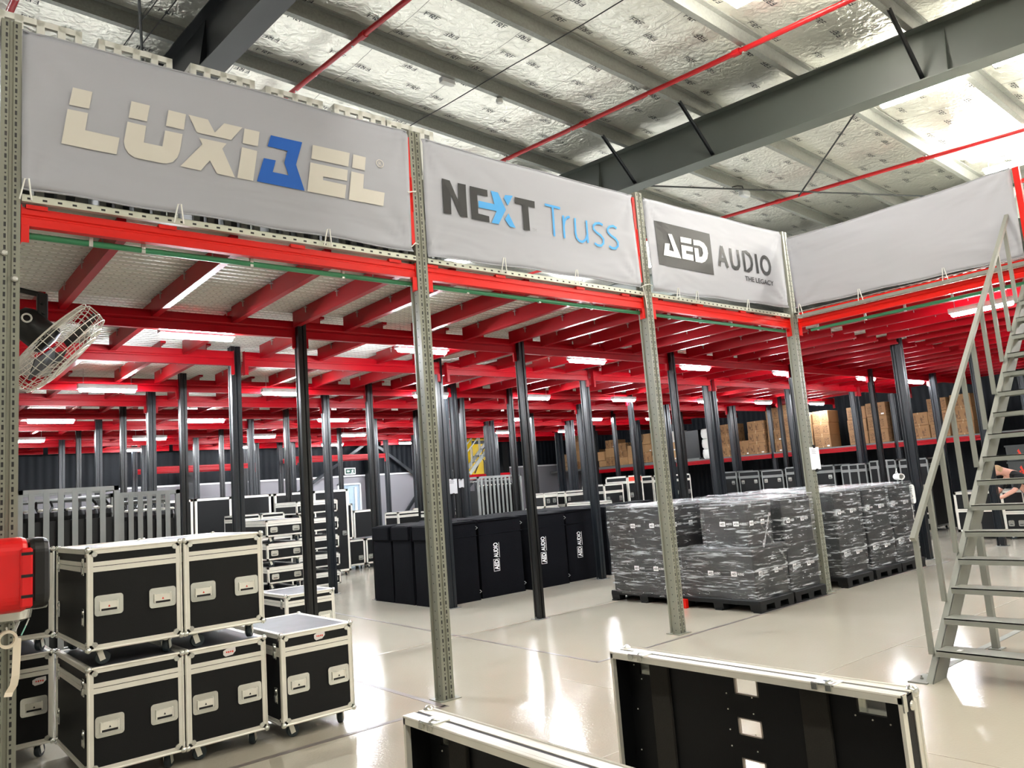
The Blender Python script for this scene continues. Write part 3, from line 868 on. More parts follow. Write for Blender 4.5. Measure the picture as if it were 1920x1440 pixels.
# slotted bars on the front edge
for k in range(3):
    xa = FX[k][0] + 0.062; xb = FX[k + 1][0] - 0.062
    L = xb - xa
    mb = MB(); mb.box((0, 0, -0.021), (L, 0.04, 0.021)); mb.box((0, 0.036, 0.021), (L, 0.04, 0.04))
    tag(mb.build('slotted_bar', 'slotbar', loc=(xa, FX[k][1] - 0.005, 3.735 - 0.006 * k)), 'pale slotted steel bar on top of the red beam %s' % bn[k], 'bar', 'slotted bars along the deck edge')
mb = MB(); mb.box((0, -2.9, -0.022), (0.04, 0, 0.022))
tag(mb.build('slotted_bar', 'steel_stair', loc=(6.045, -0.2, 3.69)), 'pale grey steel bar along the red edge beam under the plain banner', 'bar', 'slotted bars along the deck edge')
mb = MB(); mb.box((0, -2.9, 0), (0.04, 0, 0.022))
tag(mb.build('rail', 'red_lit', loc=(6.06, -0.16, 3.714)), 'thin red rail just above the pale bar under the plain banner', 'rail')

# green conduit with its clips
def conduit(pts, lb, clips):
    t = thing('green_conduit', lb, 'conduit', pts[0], 'green conduit under the deck edge')
    o = Vector(pts[0])
    mb = MB(); mb.path([Vector(p) - o for p in pts], 0.021, 10); mb.build('pipe', 'green', t, smooth=True)
    for c in clips:
        c = Vector(c) - o
        mb = MB(); mb.box(c + Vector((-0.012, -0.012, -0.028)), c + Vector((0.012, 0.012, 0.06))); mb.build('clip', 'hook', t)
conduit([(-2.95, 0.1, 3.522), (6.05, 0.08, 3.53)], 'green conduit running under the three front red beams', [(x + 0.06, 0.09, 3.525) for x in (-2.6, -2.27, -1.5, -0.73, 0.55, 1.45, 2.2, 3.5, 4.1, 4.75, 5.4)])
conduit([(6.16, -0.25, 3.49), (6.16, -5.5, 3.49)], 'green conduit running under the red edge beam towards the stair', [(6.16, y, 3.49) for y in (-0.35, -1.0, -1.5, -2.05, -2.6, -3.3)])

# tubes under the deck
def make_tube(lb, loc, rz=0.0):
    t = thing('tube_light', lb, 'lamp', loc, 'tube lights under the mezzanine', rz)
    mb = MB(); mb.cbox((-0.37, -0.056, 0.004), (0.37, 0.056, 0.07), 0.004); mb.build('housing', 'lamp_body', t)
    mb = MB(); mb.path([(-0.35, 0, 0.0), (-0.34, 0, 0.0), (0.34, 0, 0.0), (0.35, 0, 0.0)], [0.028, 0.04, 0.04, 0.028], 10); mb.build('diffuser', 'tube', t, smooth=True)
    mb = MB()
    for sx in (-1, 1): mb.path([(sx * 0.3, 0, 0.07), (sx * 0.3, 0, 0.28)], 0.004, 5)
    mb.build('hanger', 'hook', t)
    return t
LT = {2.36: [-1.12, 1.58, 4.46, 7.05, 9.83, 13.1, 15.6], 6.12: [-1.13, 1.42, 4.2, 6.75, 9.4, 12.5, 15.0, 17.8], 9.95: [-1.2, 1.45, 4.19, 6.9, 9.6, 12.3, 15.0],
      13.58: [-1.1, 1.37, 4.02, 6.62, 9.3, 12.0, 14.7], 16.8: [2.0, 4.8, 7.6, 10.4]}
tp = None
for ri, (y, xs) in enumerate(LT.items()):
    for i, x in enumerate(xs):
        lb = 'bright tube light hung under the deck, %s from the left in the %s row' % (ORD[i], ORD[ri])
        if tp is None: tp = make_tube(lb, (x, y, 3.44))
        else: dup(tp, (x, y, 3.44), lb)
for x, y, lb in ((6.95, -2.08, 'bright tube light just behind the stair rail, under the plain banner side'), (7.0, -4.4, 'bright tube light behind the upper stair treads'), (10.4, -2.1, 'bright tube light deep under the right-hand deck'),
                 (13.6, -2.1, 'far bright tube light under the right-hand deck')):
    dup(tp, (x, y, 3.44), lb, rz=PI / 2)
LOGO = {"LUX":[[[-2.667,4.553],[-2.549,4.553],[-2.57,4.428],[-2.688,4.427]],[[-2.697,4.394],[-2.575,4.396],[-2.593,4.27],[-2.382,4.267],[-2.402,4.142],[-2.734,4.142]],[[-2.305,4.555],[-2.184,4.554],[-2.205,4.431],[-2.324,4.429]],[[-2.059,4.554],[-1.938,4.552],[-1.955,4.429],[-2.078,4.429]],[[-2.331,4.397],[-2.21,4.396],[-2.227,4.269],[-2.104,4.268],[-2.084,4.393],[-1.964,4.394],[-1.985,4.258],[-2.003,4.208],[-2.035,4.167],[-2.076,4.147],[-2.103,4.142],[-2.287,4.144],[-2.325,4.165],[-2.347,4.2],[-2.355,4.246]],[[-1.921,4.554],[-1.782,4.552],[-1.733,4.462],[-1.662,4.553],[-1.523,4.555],[-1.613,4.433],[-1.862,4.431]],[[-1.847,4.394],[-1.647,4.397],[-1.68,4.348],[-1.59,4.143],[-1.723,4.145],[-1.773,4.237],[-1.841,4.144],[-1.984,4.146],[-1.826,4.349]],[[-1.507,4.552],[-1.388,4.554],[-1.406,4.432],[-1.525,4.429]],[[-1.531,4.395],[-1.411,4.393],[-1.45,4.145],[-1.572,4.144]],[[-0.945,4.553],[-0.613,4.559],[-0.632,4.436],[-0.964,4.432]],[[-0.972,4.398],[-0.639,4.404],[-0.65,4.307],[-0.865,4.302],[-0.868,4.271],[-0.658,4.27],[-0.675,4.151],[-1.008,4.148]],[[-0.581,4.555],[-0.461,4.556],[-0.477,4.435],[-0.597,4.436]],[[-0.606,4.4],[-0.486,4.399],[-0.501,4.271],[-0.291,4.274],[-0.311,4.151],[-0.641,4.147]]],"BLUE":[[[-1.298,4.549],[-1.037,4.553],[-1.097,4.352],[-1.031,4.148],[-1.421,4.148],[-1.361,4.347],[-1.264,4.35],[-1.292,4.249],[-1.162,4.249],[-1.195,4.345],[-1.165,4.451],[-1.328,4.451]]],"REG":[[-0.327,4.529],[-0.295,4.53]],"NEXTK":[[[0.318,4.528],[0.409,4.526],[0.498,4.344],[0.502,4.523],[0.594,4.525],[0.591,4.202],[0.508,4.2],[0.413,4.395],[0.409,4.203],[0.321,4.201]],[[0.639,4.521],[0.849,4.521],[0.85,4.455],[0.724,4.457],[0.723,4.266],[0.851,4.26],[0.85,4.199],[0.638,4.2]],[[1.187,4.516],[1.452,4.518],[1.448,4.448],[1.359,4.451],[1.36,4.196],[1.278,4.194],[1.277,4.45],[1.186,4.45]]],"NEXTB":[[[0.734,4.395],[0.926,4.394],[0.89,4.523],[0.979,4.521],[1.065,4.363],[0.962,4.199],[0.875,4.198],[0.948,4.328],[0.732,4.327]],[[1.068,4.513],[1.166,4.523],[1.093,4.409],[1.049,4.477]],[[1.094,4.331],[1.172,4.195],[1.098,4.197],[1.044,4.261]]],"TM":[[1.396,4.229],[1.448,4.194]],"TRUSS":[[[1.59,4.511],[1.808,4.51]],[[1.699,4.51],[1.694,4.191]],[[1.841,4.438],[1.838,4.193]],[[1.841,4.33],[1.86,4.39],[1.893,4.424],[1.936,4.44]],[[2.013,4.439],[2.006,4.276],[2.018,4.226],[2.051,4.196],[2.097,4.192],[2.148,4.223],[2.187,4.293]],[[2.183,4.441],[2.181,4.193]],[[2.429,4.43],[2.378,4.443],[2.319,4.429],[2.283,4.4],[2.283,4.363],[2.323,4.332],[2.388,4.306],[2.425,4.27],[2.418,4.222],[2.378,4.19],[2.328,4.187],[2.282,4.204]],[[2.653,4.43],[2.595,4.445],[2.534,4.429],[2.499,4.394],[2.503,4.36],[2.546,4.331],[2.614,4.305],[2.651,4.268],[2.645,4.225],[2.603,4.191],[2.552,4.186],[2.504,4.203]]],"AEDBOX":[[[3.31,4.629],[4.372,4.63],[4.377,4.1],[3.31,4.095]]],"AED":[[[3.533,4.499],[3.603,4.503],[3.733,4.222],[3.404,4.219],[3.46,4.373],[3.543,4.378],[3.519,4.295],[3.611,4.291]],[[3.762,4.499],[3.976,4.504],[3.964,4.435],[3.761,4.43]],[[3.762,4.397],[3.982,4.4],[3.977,4.341],[3.843,4.336],[3.839,4.298],[3.975,4.3],[3.972,4.225],[3.755,4.224]],[[4.012,4.499],[4.137,4.507],[4.224,4.486],[4.276,4.436],[4.286,4.365],[4.258,4.294],[4.204,4.248],[4.139,4.223],[4.01,4.221],[4.013,4.395],[4.093,4.4],[4.095,4.291],[4.154,4.304],[4.185,4.351],[4.174,4.416],[4.125,4.438],[4.007,4.43]]],"AUDIO":[[[4.598,4.505],[4.512,4.232]],[[4.601,4.505],[4.694,4.234]],[[4.548,4.323],[4.65,4.325]],[[4.792,4.505],[4.793,4.326],[4.808,4.273],[4.852,4.249],[4.912,4.256],[4.953,4.297],[4.962,4.358],[4.953,4.508]],[[5.078,4.503],[5.081,4.244],[5.156,4.253],[5.224,4.29],[5.254,4.356],[5.252,4.427],[5.214,4.478],[5.146,4.503],[5.078,4.503]],[[5.365,4.509],[5.371,4.242]],[[5.683,4.378],[5.675,4.341],[5.656,4.308],[5.631,4.282],[5.6,4.266],[5.567,4.261],[5.536,4.267],[5.508,4.284],[5.488,4.311],[5.476,4.344],[5.474,4.38],[5.482,4.416],[5.5,4.449],[5.525,4.475],[5.556,4.492],[5.589,4.497],[5.621,4.491],[5.648,4.474],[5.669,4.448],[5.681,4.414],[5.683,4.378]]],"LEGACY":[[5.054,4.17],[5.736,4.181],[5.702,4.109],[5.057,4.103]]}

# ------------------------------------------------------------------ banners
def banner(label, axis, base, u0, u1, zb0, zb1, zt0, zt1, mk, sag_t=0.02, sag_b=0.01):
    """cloth stretched between posts; u runs along x (axis 'x') or along -y (axis 'y')"""
    r = thing('banner', label, 'banner', (0, 0, 0), 'banners along the mezzanine edge')
    def dispf(u, z):
        d = 0.0
        for cu, cz in ((u0, zb0), (u0, zt0), (u1, zb1), (u1, zt1)):
            du, dz = u - cu, z - cz; rr = math.hypot(du, dz); a = math.atan2(dz, du)
            d += 0.022 * math.exp(-rr / 0.22) * math.sin(a * 11 + cu) * min(1.0, rr / 0.04)
        d += 0.012 * noise.noise(Vector((u * 0.9, z * 1.6, base * 3 + 5)))
        return d
    nu, nz = 70, 26; V = []; F = []
    for i in range(nu + 1):
        t = i / nu
        zb = zb0 + (zb1 - zb0) * t + sag_b * math.sin(PI * t) + 0.006 * math.sin(t * 19)
        zt = zt0 + (zt1 - zt0) * t - sag_t * math.sin(PI * t) + 0.004 * math.sin(t * 13 + 1)
        u = u0 + (u1 - u0) * t
        for j in range(nz + 1):
            z = zb + (zt - zb) * j / nz; d = dispf(u, z)
            V.append((u, base - d, z) if axis == 'x' else (base - d, u, z))
    for i in range(nu):
        for j in range(nz):
            a = i * (nz + 1) + j
            F.append((a, a + nz + 1, a + nz + 2, a + 1))
    mb = MB(); mb.add(V, F)
    o = mb.build('cloth', mk, r, smooth=True)
    so = o.modifiers.new('thick', 'SOLIDIFY'); so.thickness = 0.003; so.offset = 1
    # rolled hems
    for nm, jj in (('hem', nz), ('hem', 0)):
        pts = [V[i * (nz + 1) + jj] for i in range(nu + 1)]
        h = MB(); h.path(pts, 0.006, 6); h.build(nm, mk, r, smooth=True)
    return r, dispf

def print_on(r, dispf, base, polys, name, mk, off=0.009, strokes=None, w=0.02, raw=None, label=None):
    import bmesh
    mb = MB()
    for pl in (polys or []): mb.add([(u, 0, z) for u, z in pl], [tuple(range(len(pl)))])
    for st in (strokes or []):
        V, F = ribbon(st, w); mb.add([(u, 0, z) for u, z in V], F)
    if raw: mb.add([(u, 0, z) for u, z in raw[0]], raw[1])
    me = bpy.data.meshes.new(name); me.from_pydata(mb.v, [], mb.f); me.materials.append(M[mk])
    bm = bmesh.new(); bm.from_mesh(me)
    bmesh.ops.triangulate(bm, faces=[f for f in bm.faces if len(f.verts) > 3])
    for _ in range(3):
        ed = [e for e in bm.edges if e.calc_length() > 0.12]
        if ed: bmesh.ops.subdivide_edges(bm, edges=ed, cuts=1); bmesh.ops.triangulate(bm, faces=[f for f in bm.faces if len(f.verts) > 3])
    for v in bm.verts: v.co.y = base - dispf(v.co.x, v.co.z) - off
    for f in bm.faces:
        f.normal_update()
        if f.normal.y > 0: f.normal_flip()
    bm.to_mesh(me); bm.free()
    o = bpy.data.objects.new(name, me); COL.objects.link(o); o.parent = r
    if label: o['label'] = label
    return o

B1, d1 = banner('grey banner printed with a large cream name holding one blue letter', 'x', -0.015, -2.955, -0.03, 3.79, 3.79, 4.87, 4.89, 'banner', -0.01)
for ids in ((0, 1), (2, 3, 4), (5, 6), (7, 8), (9, 10), (11, 12)):
    print_on(B1, d1, -0.015, [LOGO['LUX'][q_] for q_ in ids], 'letter', 'cream')
print_on(B1, d1, -0.015, LOGO['BLUE'], 'letter', 'blue', label='blue angular letter B')
c = LOGO['REG'][0]
print_on(B1, d1, -0.015, [], 'registered_mark', 'cream', strokes=[[(c[0] + 0.033 * math.cos(a), c[1] + 0.033 * math.sin(a)) for a in [i * PI / 10 for i in range(21)]]], w=0.007,
         raw=(lambda VF: ([(x + c[0] - 0.014, z + c[1] - 0.018) for x, z in VF[0]], VF[1]))(text_fit('R', 0.03, 0.037)))
B2, d2 = banner('grey banner printed with a black and blue bold word and a thin blue word', 'x', -0.015, 0.125, 2.97, 3.765, 3.8, 4.86, 4.87, 'banner', 0.0, 0.02)
for pl_ in LOGO['NEXTK']:
    print_on(B2, d2, -0.015, [pl_], 'letter', 'ink', label='black bold letter')
print_on(B2, d2, -0.015, LOGO['NEXTB'], 'arrow_letter', 'sky', label='light blue arrow forming the letter X')
print_on(B2, d2, -0.015, [], 'thin_lettering', 'sky', strokes=LOGO['TRUSS'], w=0.026, label='thin light blue word')
(xa, za), (xb, zb_) = LOGO['TM']
print_on(B2, d2, -0.015, [], 'trade_mark', 'print', raw=(lambda VF: ([(x + xa, z + zb_) for x, z in VF[0]], VF[1]))(text_fit('TM', xb - xa, za - zb_)))
B3, d3 = banner('grey banner with white letters in a black box beside a dark word', 'x', -0.03, 3.155, 6.055, 3.77, 3.845, 4.87, 4.91, 'banner', 0.0, 0.0)
print_on(B3, d3, -0.03, LOGO['AEDBOX'], 'logo_box', 'ink', off=0.008)
for ids in ((0,), (1, 2), (3,)):
    print_on(B3, d3, -0.03, [LOGO['AED'][q_] for q_ in ids], 'letter', 'logo_white', off=0.013)
for ids in ((0, 1, 2), (3,), (4,), (5,), (6,)):
    print_on(B3, d3, -0.03, [], 'letter', 'ink2', strokes=[LOGO['AUDIO'][q_] for q_ in ids], w=0.052, label='dark grey letter')
L = LOGO['LEGACY']
print_on(B3, d3, -0.03, [], 'small_lettering', 'ink2', raw=(lambda VF: ([(x + L[3][0], z + 4.108) for x, z in VF[0]], VF[1]))(text_fit('THE LEGACY', 0.66, 0.066, 0.012)))
B4, d4 = banner('plain pale banner without print, turning from the corner towards the stair', 'y', 6.035, -0.13, -2.875, 3.81, 3.76, 4.79, 4.775, 'banner_plain', 0.02, 0.0)

# red guards beside the banner ends
for (x0, x1, z0, z1, y, lb) in ((-0.028, 0.004, 3.86, 4.86, 0.0, 'red edge strip between the first banner and its upright'), (2.985, 3.02, 3.86, 4.86, -0.01, 'red edge strip between the second banner and its upright')):
    mb = MB(); mb.box((0, 0, 0), (x1 - x0, 0.05, z1 - z0)); mb.box((x1 - x0 - 0.008, -0.008, 0.3), (x1 - x0, 0.05, 0.62))
    tag(mb.build('edge_strip', 'red_lit', loc=(x0, y, z0)), lb, 'strip', 'red strips at the banner ends')
mb = MB(); mb.box((-0.03, -0.03, 0), (0.03, 0.03, 1.06)); tag(mb.build('guard_post', 'red_lit', loc=(6.06, -2.925, 3.71)), 'red square post at the stair end of the plain banner', 'post')
mb = MB(); mb.box((0, -3.2, -0.02), (0.03, 0, 0.02)); tag(mb.build('guard_rail', 'red_lit', loc=(6.05, -2.96, 4.6)), 'red guard rail going right from the plain banner end', 'rail')

# cable ties
def tie(pts, lb):
    p0 = Vector(pts[0]); mb = MB(); mb.path([Vector(p) - p0 for p in pts], 0.0055, 6)
    tag(mb.build('cable_tie', 'cord_white', loc=tuple(p0)), lb, 'cable tie', 'white cable ties on the banners')
for x, bnm, k in ((-2.93, 'first', 'left end'), (-2.0, 'first', 'middle'), (-0.85, 'first', 'right part'), (0.98, 'second', 'middle'), (1.95, 'second', 'right part'), (3.62, 'third', 'left part'), (3.98, 'third', 'middle'), (5.05, 'third', 'right part')):
    z1 = 3.82 if bnm != 'second' else 3.83; y = -0.03
    tie([(x - 0.035, y, 3.715), (x - 0.01, y - 0.012, z1 + 0.03), (x + 0.012, y - 0.01, z1 + 0.035), (x + 0.03, y, 3.715)], 'white cable tie at the %s of the %s banner lower edge' % (k, bnm))
for y, k in ((-0.2, 'corner end'), (-1.03, 'middle'), (-2.05, 'right part')):
    tie([(6.03, y + 0.03, 3.7), (6.015, y + 0.008, 3.85), (6.015, y - 0.008, 3.85), (6.03, y - 0.03, 3.7)], 'white cable tie at the %s of the plain banner lower edge' % k)
tie([(3.0, 0.02, 3.8), (3.02, -0.035, 3.82), (3.1, -0.04, 3.84), (3.16, -0.03, 3.83)], 'white cable tie wrapped round the upright between second and third banners')
tie([(2.995, -0.03, 3.8), (3.01, -0.04, 3.66), (3.018, -0.04, 3.56)], 'white tie tail dangling beside the upright left of the third banner')
tie([(-0.06, -0.03, 4.32), (-0.01, -0.035, 4.335), (0.03, -0.02, 4.35)], 'white cable tie at mid height on the first banner right end')
tie([(-0.06, -0.03, 3.82), (-0.02, -0.04, 3.86), (0.02, -0.02, 3.86)], 'white cable tie at the lower right corner of the first banner')

# white framed crates standing on the deck behind the first banner
cr = None
for i, x in enumerate((-2.8, -2.17, -1.52, -0.9, -0.28, 0.27)):
    nm = ['leftmost', 'second from left', 'third from left', 'fourth from left', 'fifth from left', 'rightmost'][i]
    lb = 'off-white slotted crate stack peeking over the first banner, %s' % nm
    if cr is None:
        cr = thing('slotted_crate', lb, 'crate', (x, 0.34, 3.769), 'white crates behind the first banner')
        w, d, h = 0.52, 0.62, 1.42
        mb = MB()
        for sx in (0, 1):
            for sy in (0, 1):
                mb.box((sx * (w - 0.045) - w / 2, sy * (d - 0.045), 0), (sx * (w - 0.045) - w / 2 + 0.045, sy * (d - 0.045) + 0.045, h))
        for z0 in (0, 0.45, 0.9, h - 0.045):
            for sy in (0, 1): mb.box((-w / 2, sy * (d - 0.03), z0), (w / 2, sy * (d - 0.03) + 0.03, z0 + 0.045))
            for sx in (0, 1): mb.box((sx * (w - 0.03) - w / 2, 0, z0), (sx * (w - 0.03) - w / 2 + 0.03, d, z0 + 0.045))
        for k in (1, 2, 3):
            xx = -w / 2 + w * k / 4
            mb.box((xx - 0.025, 0, 0), (xx + 0.025, 0.03, h)); mb.box((xx - 0.025, d - 0.03, 0), (xx + 0.025, d, h))
        mb.build('frame', 'crate', cr)
        for k in range(4):
            xx = -w / 2 + w * (k + 0.5) / 4
            mb = MB(); mb.box((xx - 0.03, 0.06 + 0.05 * (k % 2), 0.05), (xx + 0.03, 0.5, h - 0.16 - 0.03 * (k % 3))); mb.build('load', 'alu_dull', cr)
    else: dup(cr, (x, 0.34 + 0.02 * (i % 2), 3.769), lb)

# ------------------------------------------------------------------ flight cases
def rrect(cx, cz, w, h, r, n=4):
    P = []
    for (sx, sz, a0) in ((1, 1, 0), (-1, 1, PI / 2), (-1, -1, PI), (1, -1, 1.5 * PI)):
        for i in range(n + 1):
            a = a0 + PI / 2 * i / n
            P.append((cx + sx * (w / 2 - r) + r * math.cos(a), cz + sz * (h / 2 - r) + r * math.sin(a)))
    return P

def handle(parent, x, y, z, w=0.17, h=0.13, detail=True, face='y', red=True):
    """recessed spring handle on a face looking towards -y"""
    mb = MB()
    o = rrect(0, 0, w, h, 0.02); i_ = rrect(0, -0.002, w - 0.045, h - 0.045, 0.006)
    n = len(o)
    V = [(a, -0.004, b) for a, b in o] + [(a, -0.004, b) for a, b in i_] + [(a, 0.0, b) for a, b in o] + [(a, -0.0012, b) for a, b in i_]
    F = []
    for k in range(n):
        k2 = (k + 1) % n
        F += [(k, k2, n + k2, n + k), (k, 2 * n + k, 2 * n + k2, k2), (n + k, n + k2, 3 * n + k2, 3 * n + k)]
    F.append(tuple(3 * n + k for k in range(n)))
    mb.add(V, F)
    if detail:
        for sx in (-1, 1):
            for sz in (-1, 1): mb.lathe([(0.005, 0), (0.004, -0.002)], (sx * (w / 2 - 0.012), -0.004, sz * (h / 2 - 0.014)), (0, 1, 0), 6)
    hd = mb.build('handle', 'chrome', parent, loc=(x, y, z))
    mb = MB(); mb.box((-w * 0.27, -0.011, -h * 0.26), (w * 0.27, -0.002, -h * 0.16)); mb.build('grip', 'rubber', hd)
    if detail:
        mb = MB(); mb.box((-w * 0.29, -0.0085, -h * 0.16), (w * 0.29, -0.0015, h * 0.17))
        for sx in (-1, 1): mb.box((sx * w * 0.3 - 0.004, -0.01, -h * 0.26), (sx * w * 0.3 + 0.004, -0.002, h * 0.2))
        mb.build('spring_plate', 'alu', hd)
        mb = MB(); mb.prism([(-0.007, -0.012), (0.007, -0.012), (0, 0.002)], 'y', -0.0098, -0.0085); mb.build('emblem', 'logo_red' if red else 'ink', hd)
    return hd

def castor(parent, x, y, z, big=True, turn=0.5):
    mb = MB(); mb.box((-0.045, -0.04, -0.006), (0.045, 0.04, 0)); mb.lathe([(0.02, -0.006), (0.016, -0.022)], (0, 0, 0), n=10)
    ca, sa = math.cos(turn), math.sin(turn)
    for s in (-1, 1):
        c_ = Vector((-sa * s * 0.024, ca * s * 0.024, 0))
        mb.bar(c_ + Vector((0, 0, -0.018)), c_ + Vector((ca * 0.018, sa * 0.018, -z + 0.03)), 0.004, 0.034, up=(ca, sa, 0))
    fk = mb.build('castor', 'alu', parent, loc=(x, y, z))
    mb = MB(); R = (z - 0.012) / 2
    mb.lathe([(R * 0.35, -0.018), (R * 0.92, -0.018), (R, -0.012), (R, 0.012), (R * 0.92, 0.018), (R * 0.35, 0.018)], (ca * 0.018, sa * 0.018, -z + R), (-sa, ca, 0), 18)
    mb.build('wheel', 'wheel', fk, smooth=True)

def latch(parent, x, y, z):
    """butterfly latch on the -x face"""
    mb = MB(); mb.cbox((-0.006, -0.026, -0.055), (0, 0.026, 0.055), 0.002); mb.cbox((-0.014, -0.017, -0.045), (-0.004, 0.017, 0.0), 0.003)
    mb.lathe([(0.013, 0), (0.013, -0.012)], (0, 0, 0.03), (1, 0, 0), 10)
    mb.build('latch', 'chrome', parent, loc=(x, y, z))

def flight_case(label, group, loc, w, d, h, gap=0.105, lid=0.135, edge=0.034, hand=2, hz=None, full=True, sticker=None, castors=True, rz=0.0, topmk='panel_top', hw=0.17, hh=0.13, red=True, trim='alu', vbars=()):
    """case body on castors; origin on the floor, front face looks towards -y"""
    r = thing('flight_case', label, 'case', loc, group, rz)
    z0, z1 = gap, gap + h; X = w / 2
    mb = MB(); mb.box((-X + 0.004, 0.004, z0 + 0.004), (X - 0.004, d - 0.004, z1 - 0.004)); mb.build('body', 'panel', r)
    mb = MB(); mb.box((-X + edge, edge, z1 - 0.004), (X - edge, d - edge, z1 - 0.001)); mb.build('top_panel', topmk, r)
    e = edge; t = 0.006; mb = MB()
    def L(a, b): mb.box(a, b)
    for z in (z0, z1):
        za, zb = (z, z + e) if z == z0 else (z - e, z)
        L((-X, -t + 0.006, za), (X, e, zb) if False else (X, 0.006, zb)); L((-X, d - 0.006, za), (X, d, zb))
        L((-X, 0, za), (-X + 0.006, d, zb)); L((X - 0.006, 0, za), (X, d, zb))
        zt = (z, z + 0.006) if z == z0 else (z - 0.006, z)
        L((-X, 0, zt[0]), (X, e, zt[1])); L((-X, d - e, zt[0]), (X, d, zt[1])); L((-X, 0, zt[0]), (-X + e, d, zt[1])); L((X - e, 0, zt[0]), (X, d, zt[1]))
    for sx in (-1, 1):
        xa, xb = (-X, -X + e) if sx < 0 else (X - e, X)
        for ya, yb in ((0, 0.006), (d - 0.006, d)): L((xa, ya, z0), (xb, yb, z1))
        xs = (-X, -X + 0.006) if sx < 0 else (X - 0.006, X)
        L((xs[0], 0, z0), (xs[1], e, z1)); L((xs[0], d - e, z0), (xs[1], d, z1))
    # rounded outer beads along the edges
    if full:
        for sx in (-1, 1):
            for yy in (0.004, d - 0.004): mb.path([(sx * (X - 0.004), yy, z0), (sx * (X - 0.004), yy, z1)], 0.0085, 8)
            for zz in (z0 + 0.004, z1 - 0.004): mb.path([(sx * (X - 0.004), 0, zz), (sx * (X - 0.004), d, zz)], 0.0085, 8)
        for yy in (0.004, d - 0.004):
            for zz in (z0 + 0.004, z1 - 0.004): mb.path([(-X, yy, zz), (X, yy, zz)], 0.0085, 8)
    mb.build('edge_trim', trim, r)
    if lid:
        mb = MB(); zl = z1 - lid
        for a, bb in ((zl - 0.034, zl - 0.002), (zl + 0.002, zl + 0.03)):
            mb.box((-X, -0.002, a), (X, 0.005, bb)); mb.box((-X, d - 0.005, a), (X, d + 0.002, bb)); mb.box((-X - 0.002, 0, a), (-X + 0.005, d, bb)); mb.box((X - 0.005, 0, a), (X + 0.002, d, bb))
        mb.build('lid_band', trim, r)
    for vx in vbars:
        mb = MB(); mb.box((vx - 0.02, -0.003, z0), (vx + 0.02, 0.004, z1)); mb.build('divider_trim', trim, r)
    if full:
        for sx in (-1, 1):
            for sy in (0, 1):
                for sz in (0, 1):
                    c_ = Vector((sx * (X - 0.006), 0.006 if sy == 0 else d - 0.006, z0 + 0.006 if sz == 0 else z1 - 0.006))
                    dx, dy, dz = -sx, (1 if sy == 0 else -1), (1 if sz == 0 else -1)
                    mb = MB(); mb.ball(c_, 0.021, 8)
                    yf = -0.004 if sy == 0 else d + 0.004
                    # three leaf plates
                    mb.lathe([(0.019, 0), (0.016, -0.005)], (c_.x + dx * 0.036, yf + (0.003 if sy == 0 else -0.003), c_.z + dz * 0.03), (0, 1 if sy == 0 else -1, 0), 10)
                    mb.lathe([(0.017, 0), (0.014, -0.005)], (sx * (X + 0.001), c_.y + dy * 0.032, c_.z + dz * 0.032), (-sx, 0, 0), 10)
                    mb.build('corner', 'chrome', r, smooth=True)
    hzv = hz if hz is not None else z0 + h * 0.43
    if hand == 2:
        for sx in (-1, 1): handle(r, sx * (X - 0.125), -0.001, hzv, hw, hh, full, red=red)
    elif hand == 1: handle(r, 0, -0.001, hzv, hw, hh, full)
    if full:
        for yy in (0.1, d - 0.12):
            latch(r, -X - 0.002, yy, z1 - lid - 0.0); latch(r, -X - 0.002, yy, z0 + h * 0.32)
    if castors:
        for sx in (-1, 1):
            for yy in (0.085, d - 0.085): castor(r, sx * (X - 0.085), yy, z0, turn=0.35 + 0.5 * sx + yy)
    if sticker:
        sx_, sz_ = sticker
        mb = MB(); mb.prism([(-0.045, -0.016), (-0.03, -0.03), (0.02, -0.024), (0.042, -0.002), (0.04, 0.026), (-0.02, 0.022), (-0.045, 0.01)], 'y', -0.0025, 0); st = mb.build('sticker', 'foil_label', r, loc=(sx_, 0, sz_))
        mb = MB()
        for k in range(4): mb.box((-0.026 + k * 0.014, -0.0032, -0.006 - 0.002 * (k % 2)), (-0.017 + k * 0.014, -0.0025, 0.004)); 
        mb.build('scribble', 'logo_red', st)
    return r

G = 'black flight cases stacked behind the left upright'
YF = 0.17
flight_case('black flight case, left one of the upper pair', G, (-2.262, YF, 0.748), 0.58, 1.04, 0.64, lid=0.115)
flight_case('black flight case, right one of the upper pair', G, (-1.676, YF, 0.748), 0.555, 1.04, 0.64, lid=0.115, red=True)
flight_case('black flight case, left one on the floor under the upper pair', G, (-2.262, YF, 0), 0.58, 1.04, 0.64, lid=0.125, red=False)
flight_case('black flight case on the floor with a pale sticker, under the upper right case', G, (-1.676, YF, 0), 0.558, 1.04, 0.64, lid=0.125, sticker=(0.02, 0.688), red=False)
flight_case('single black flight case on wheels with pinkish sticker, right of the stack', G, (-1.025, 0.1, 0), 0.572, 0.95, 0.64, lid=0.125, sticker=(0.02, 0.69), red=False)
flight_case('black flight case behind the left upright, lower one in the second rank', G, (-2.85, 1.27, 0), 0.58, 1.04, 0.64, lid=0.125, sticker=(0.2, 0.55), red=False)
flight_case('black flight case behind the left upright, upper one in the second rank', G, (-2.85, 1.27, 0.748), 0.58, 1.04, 0.64, lid=0.125, red=False)
flight_case('low black flight case with torn sticker behind the single wheeled case', G, (0.32, 3.1, 0), 0.6, 0.8, 0.56, lid=0.1, hz=0.36, sticker=(-0.03, 0.38), red=False, topmk='panel_top')

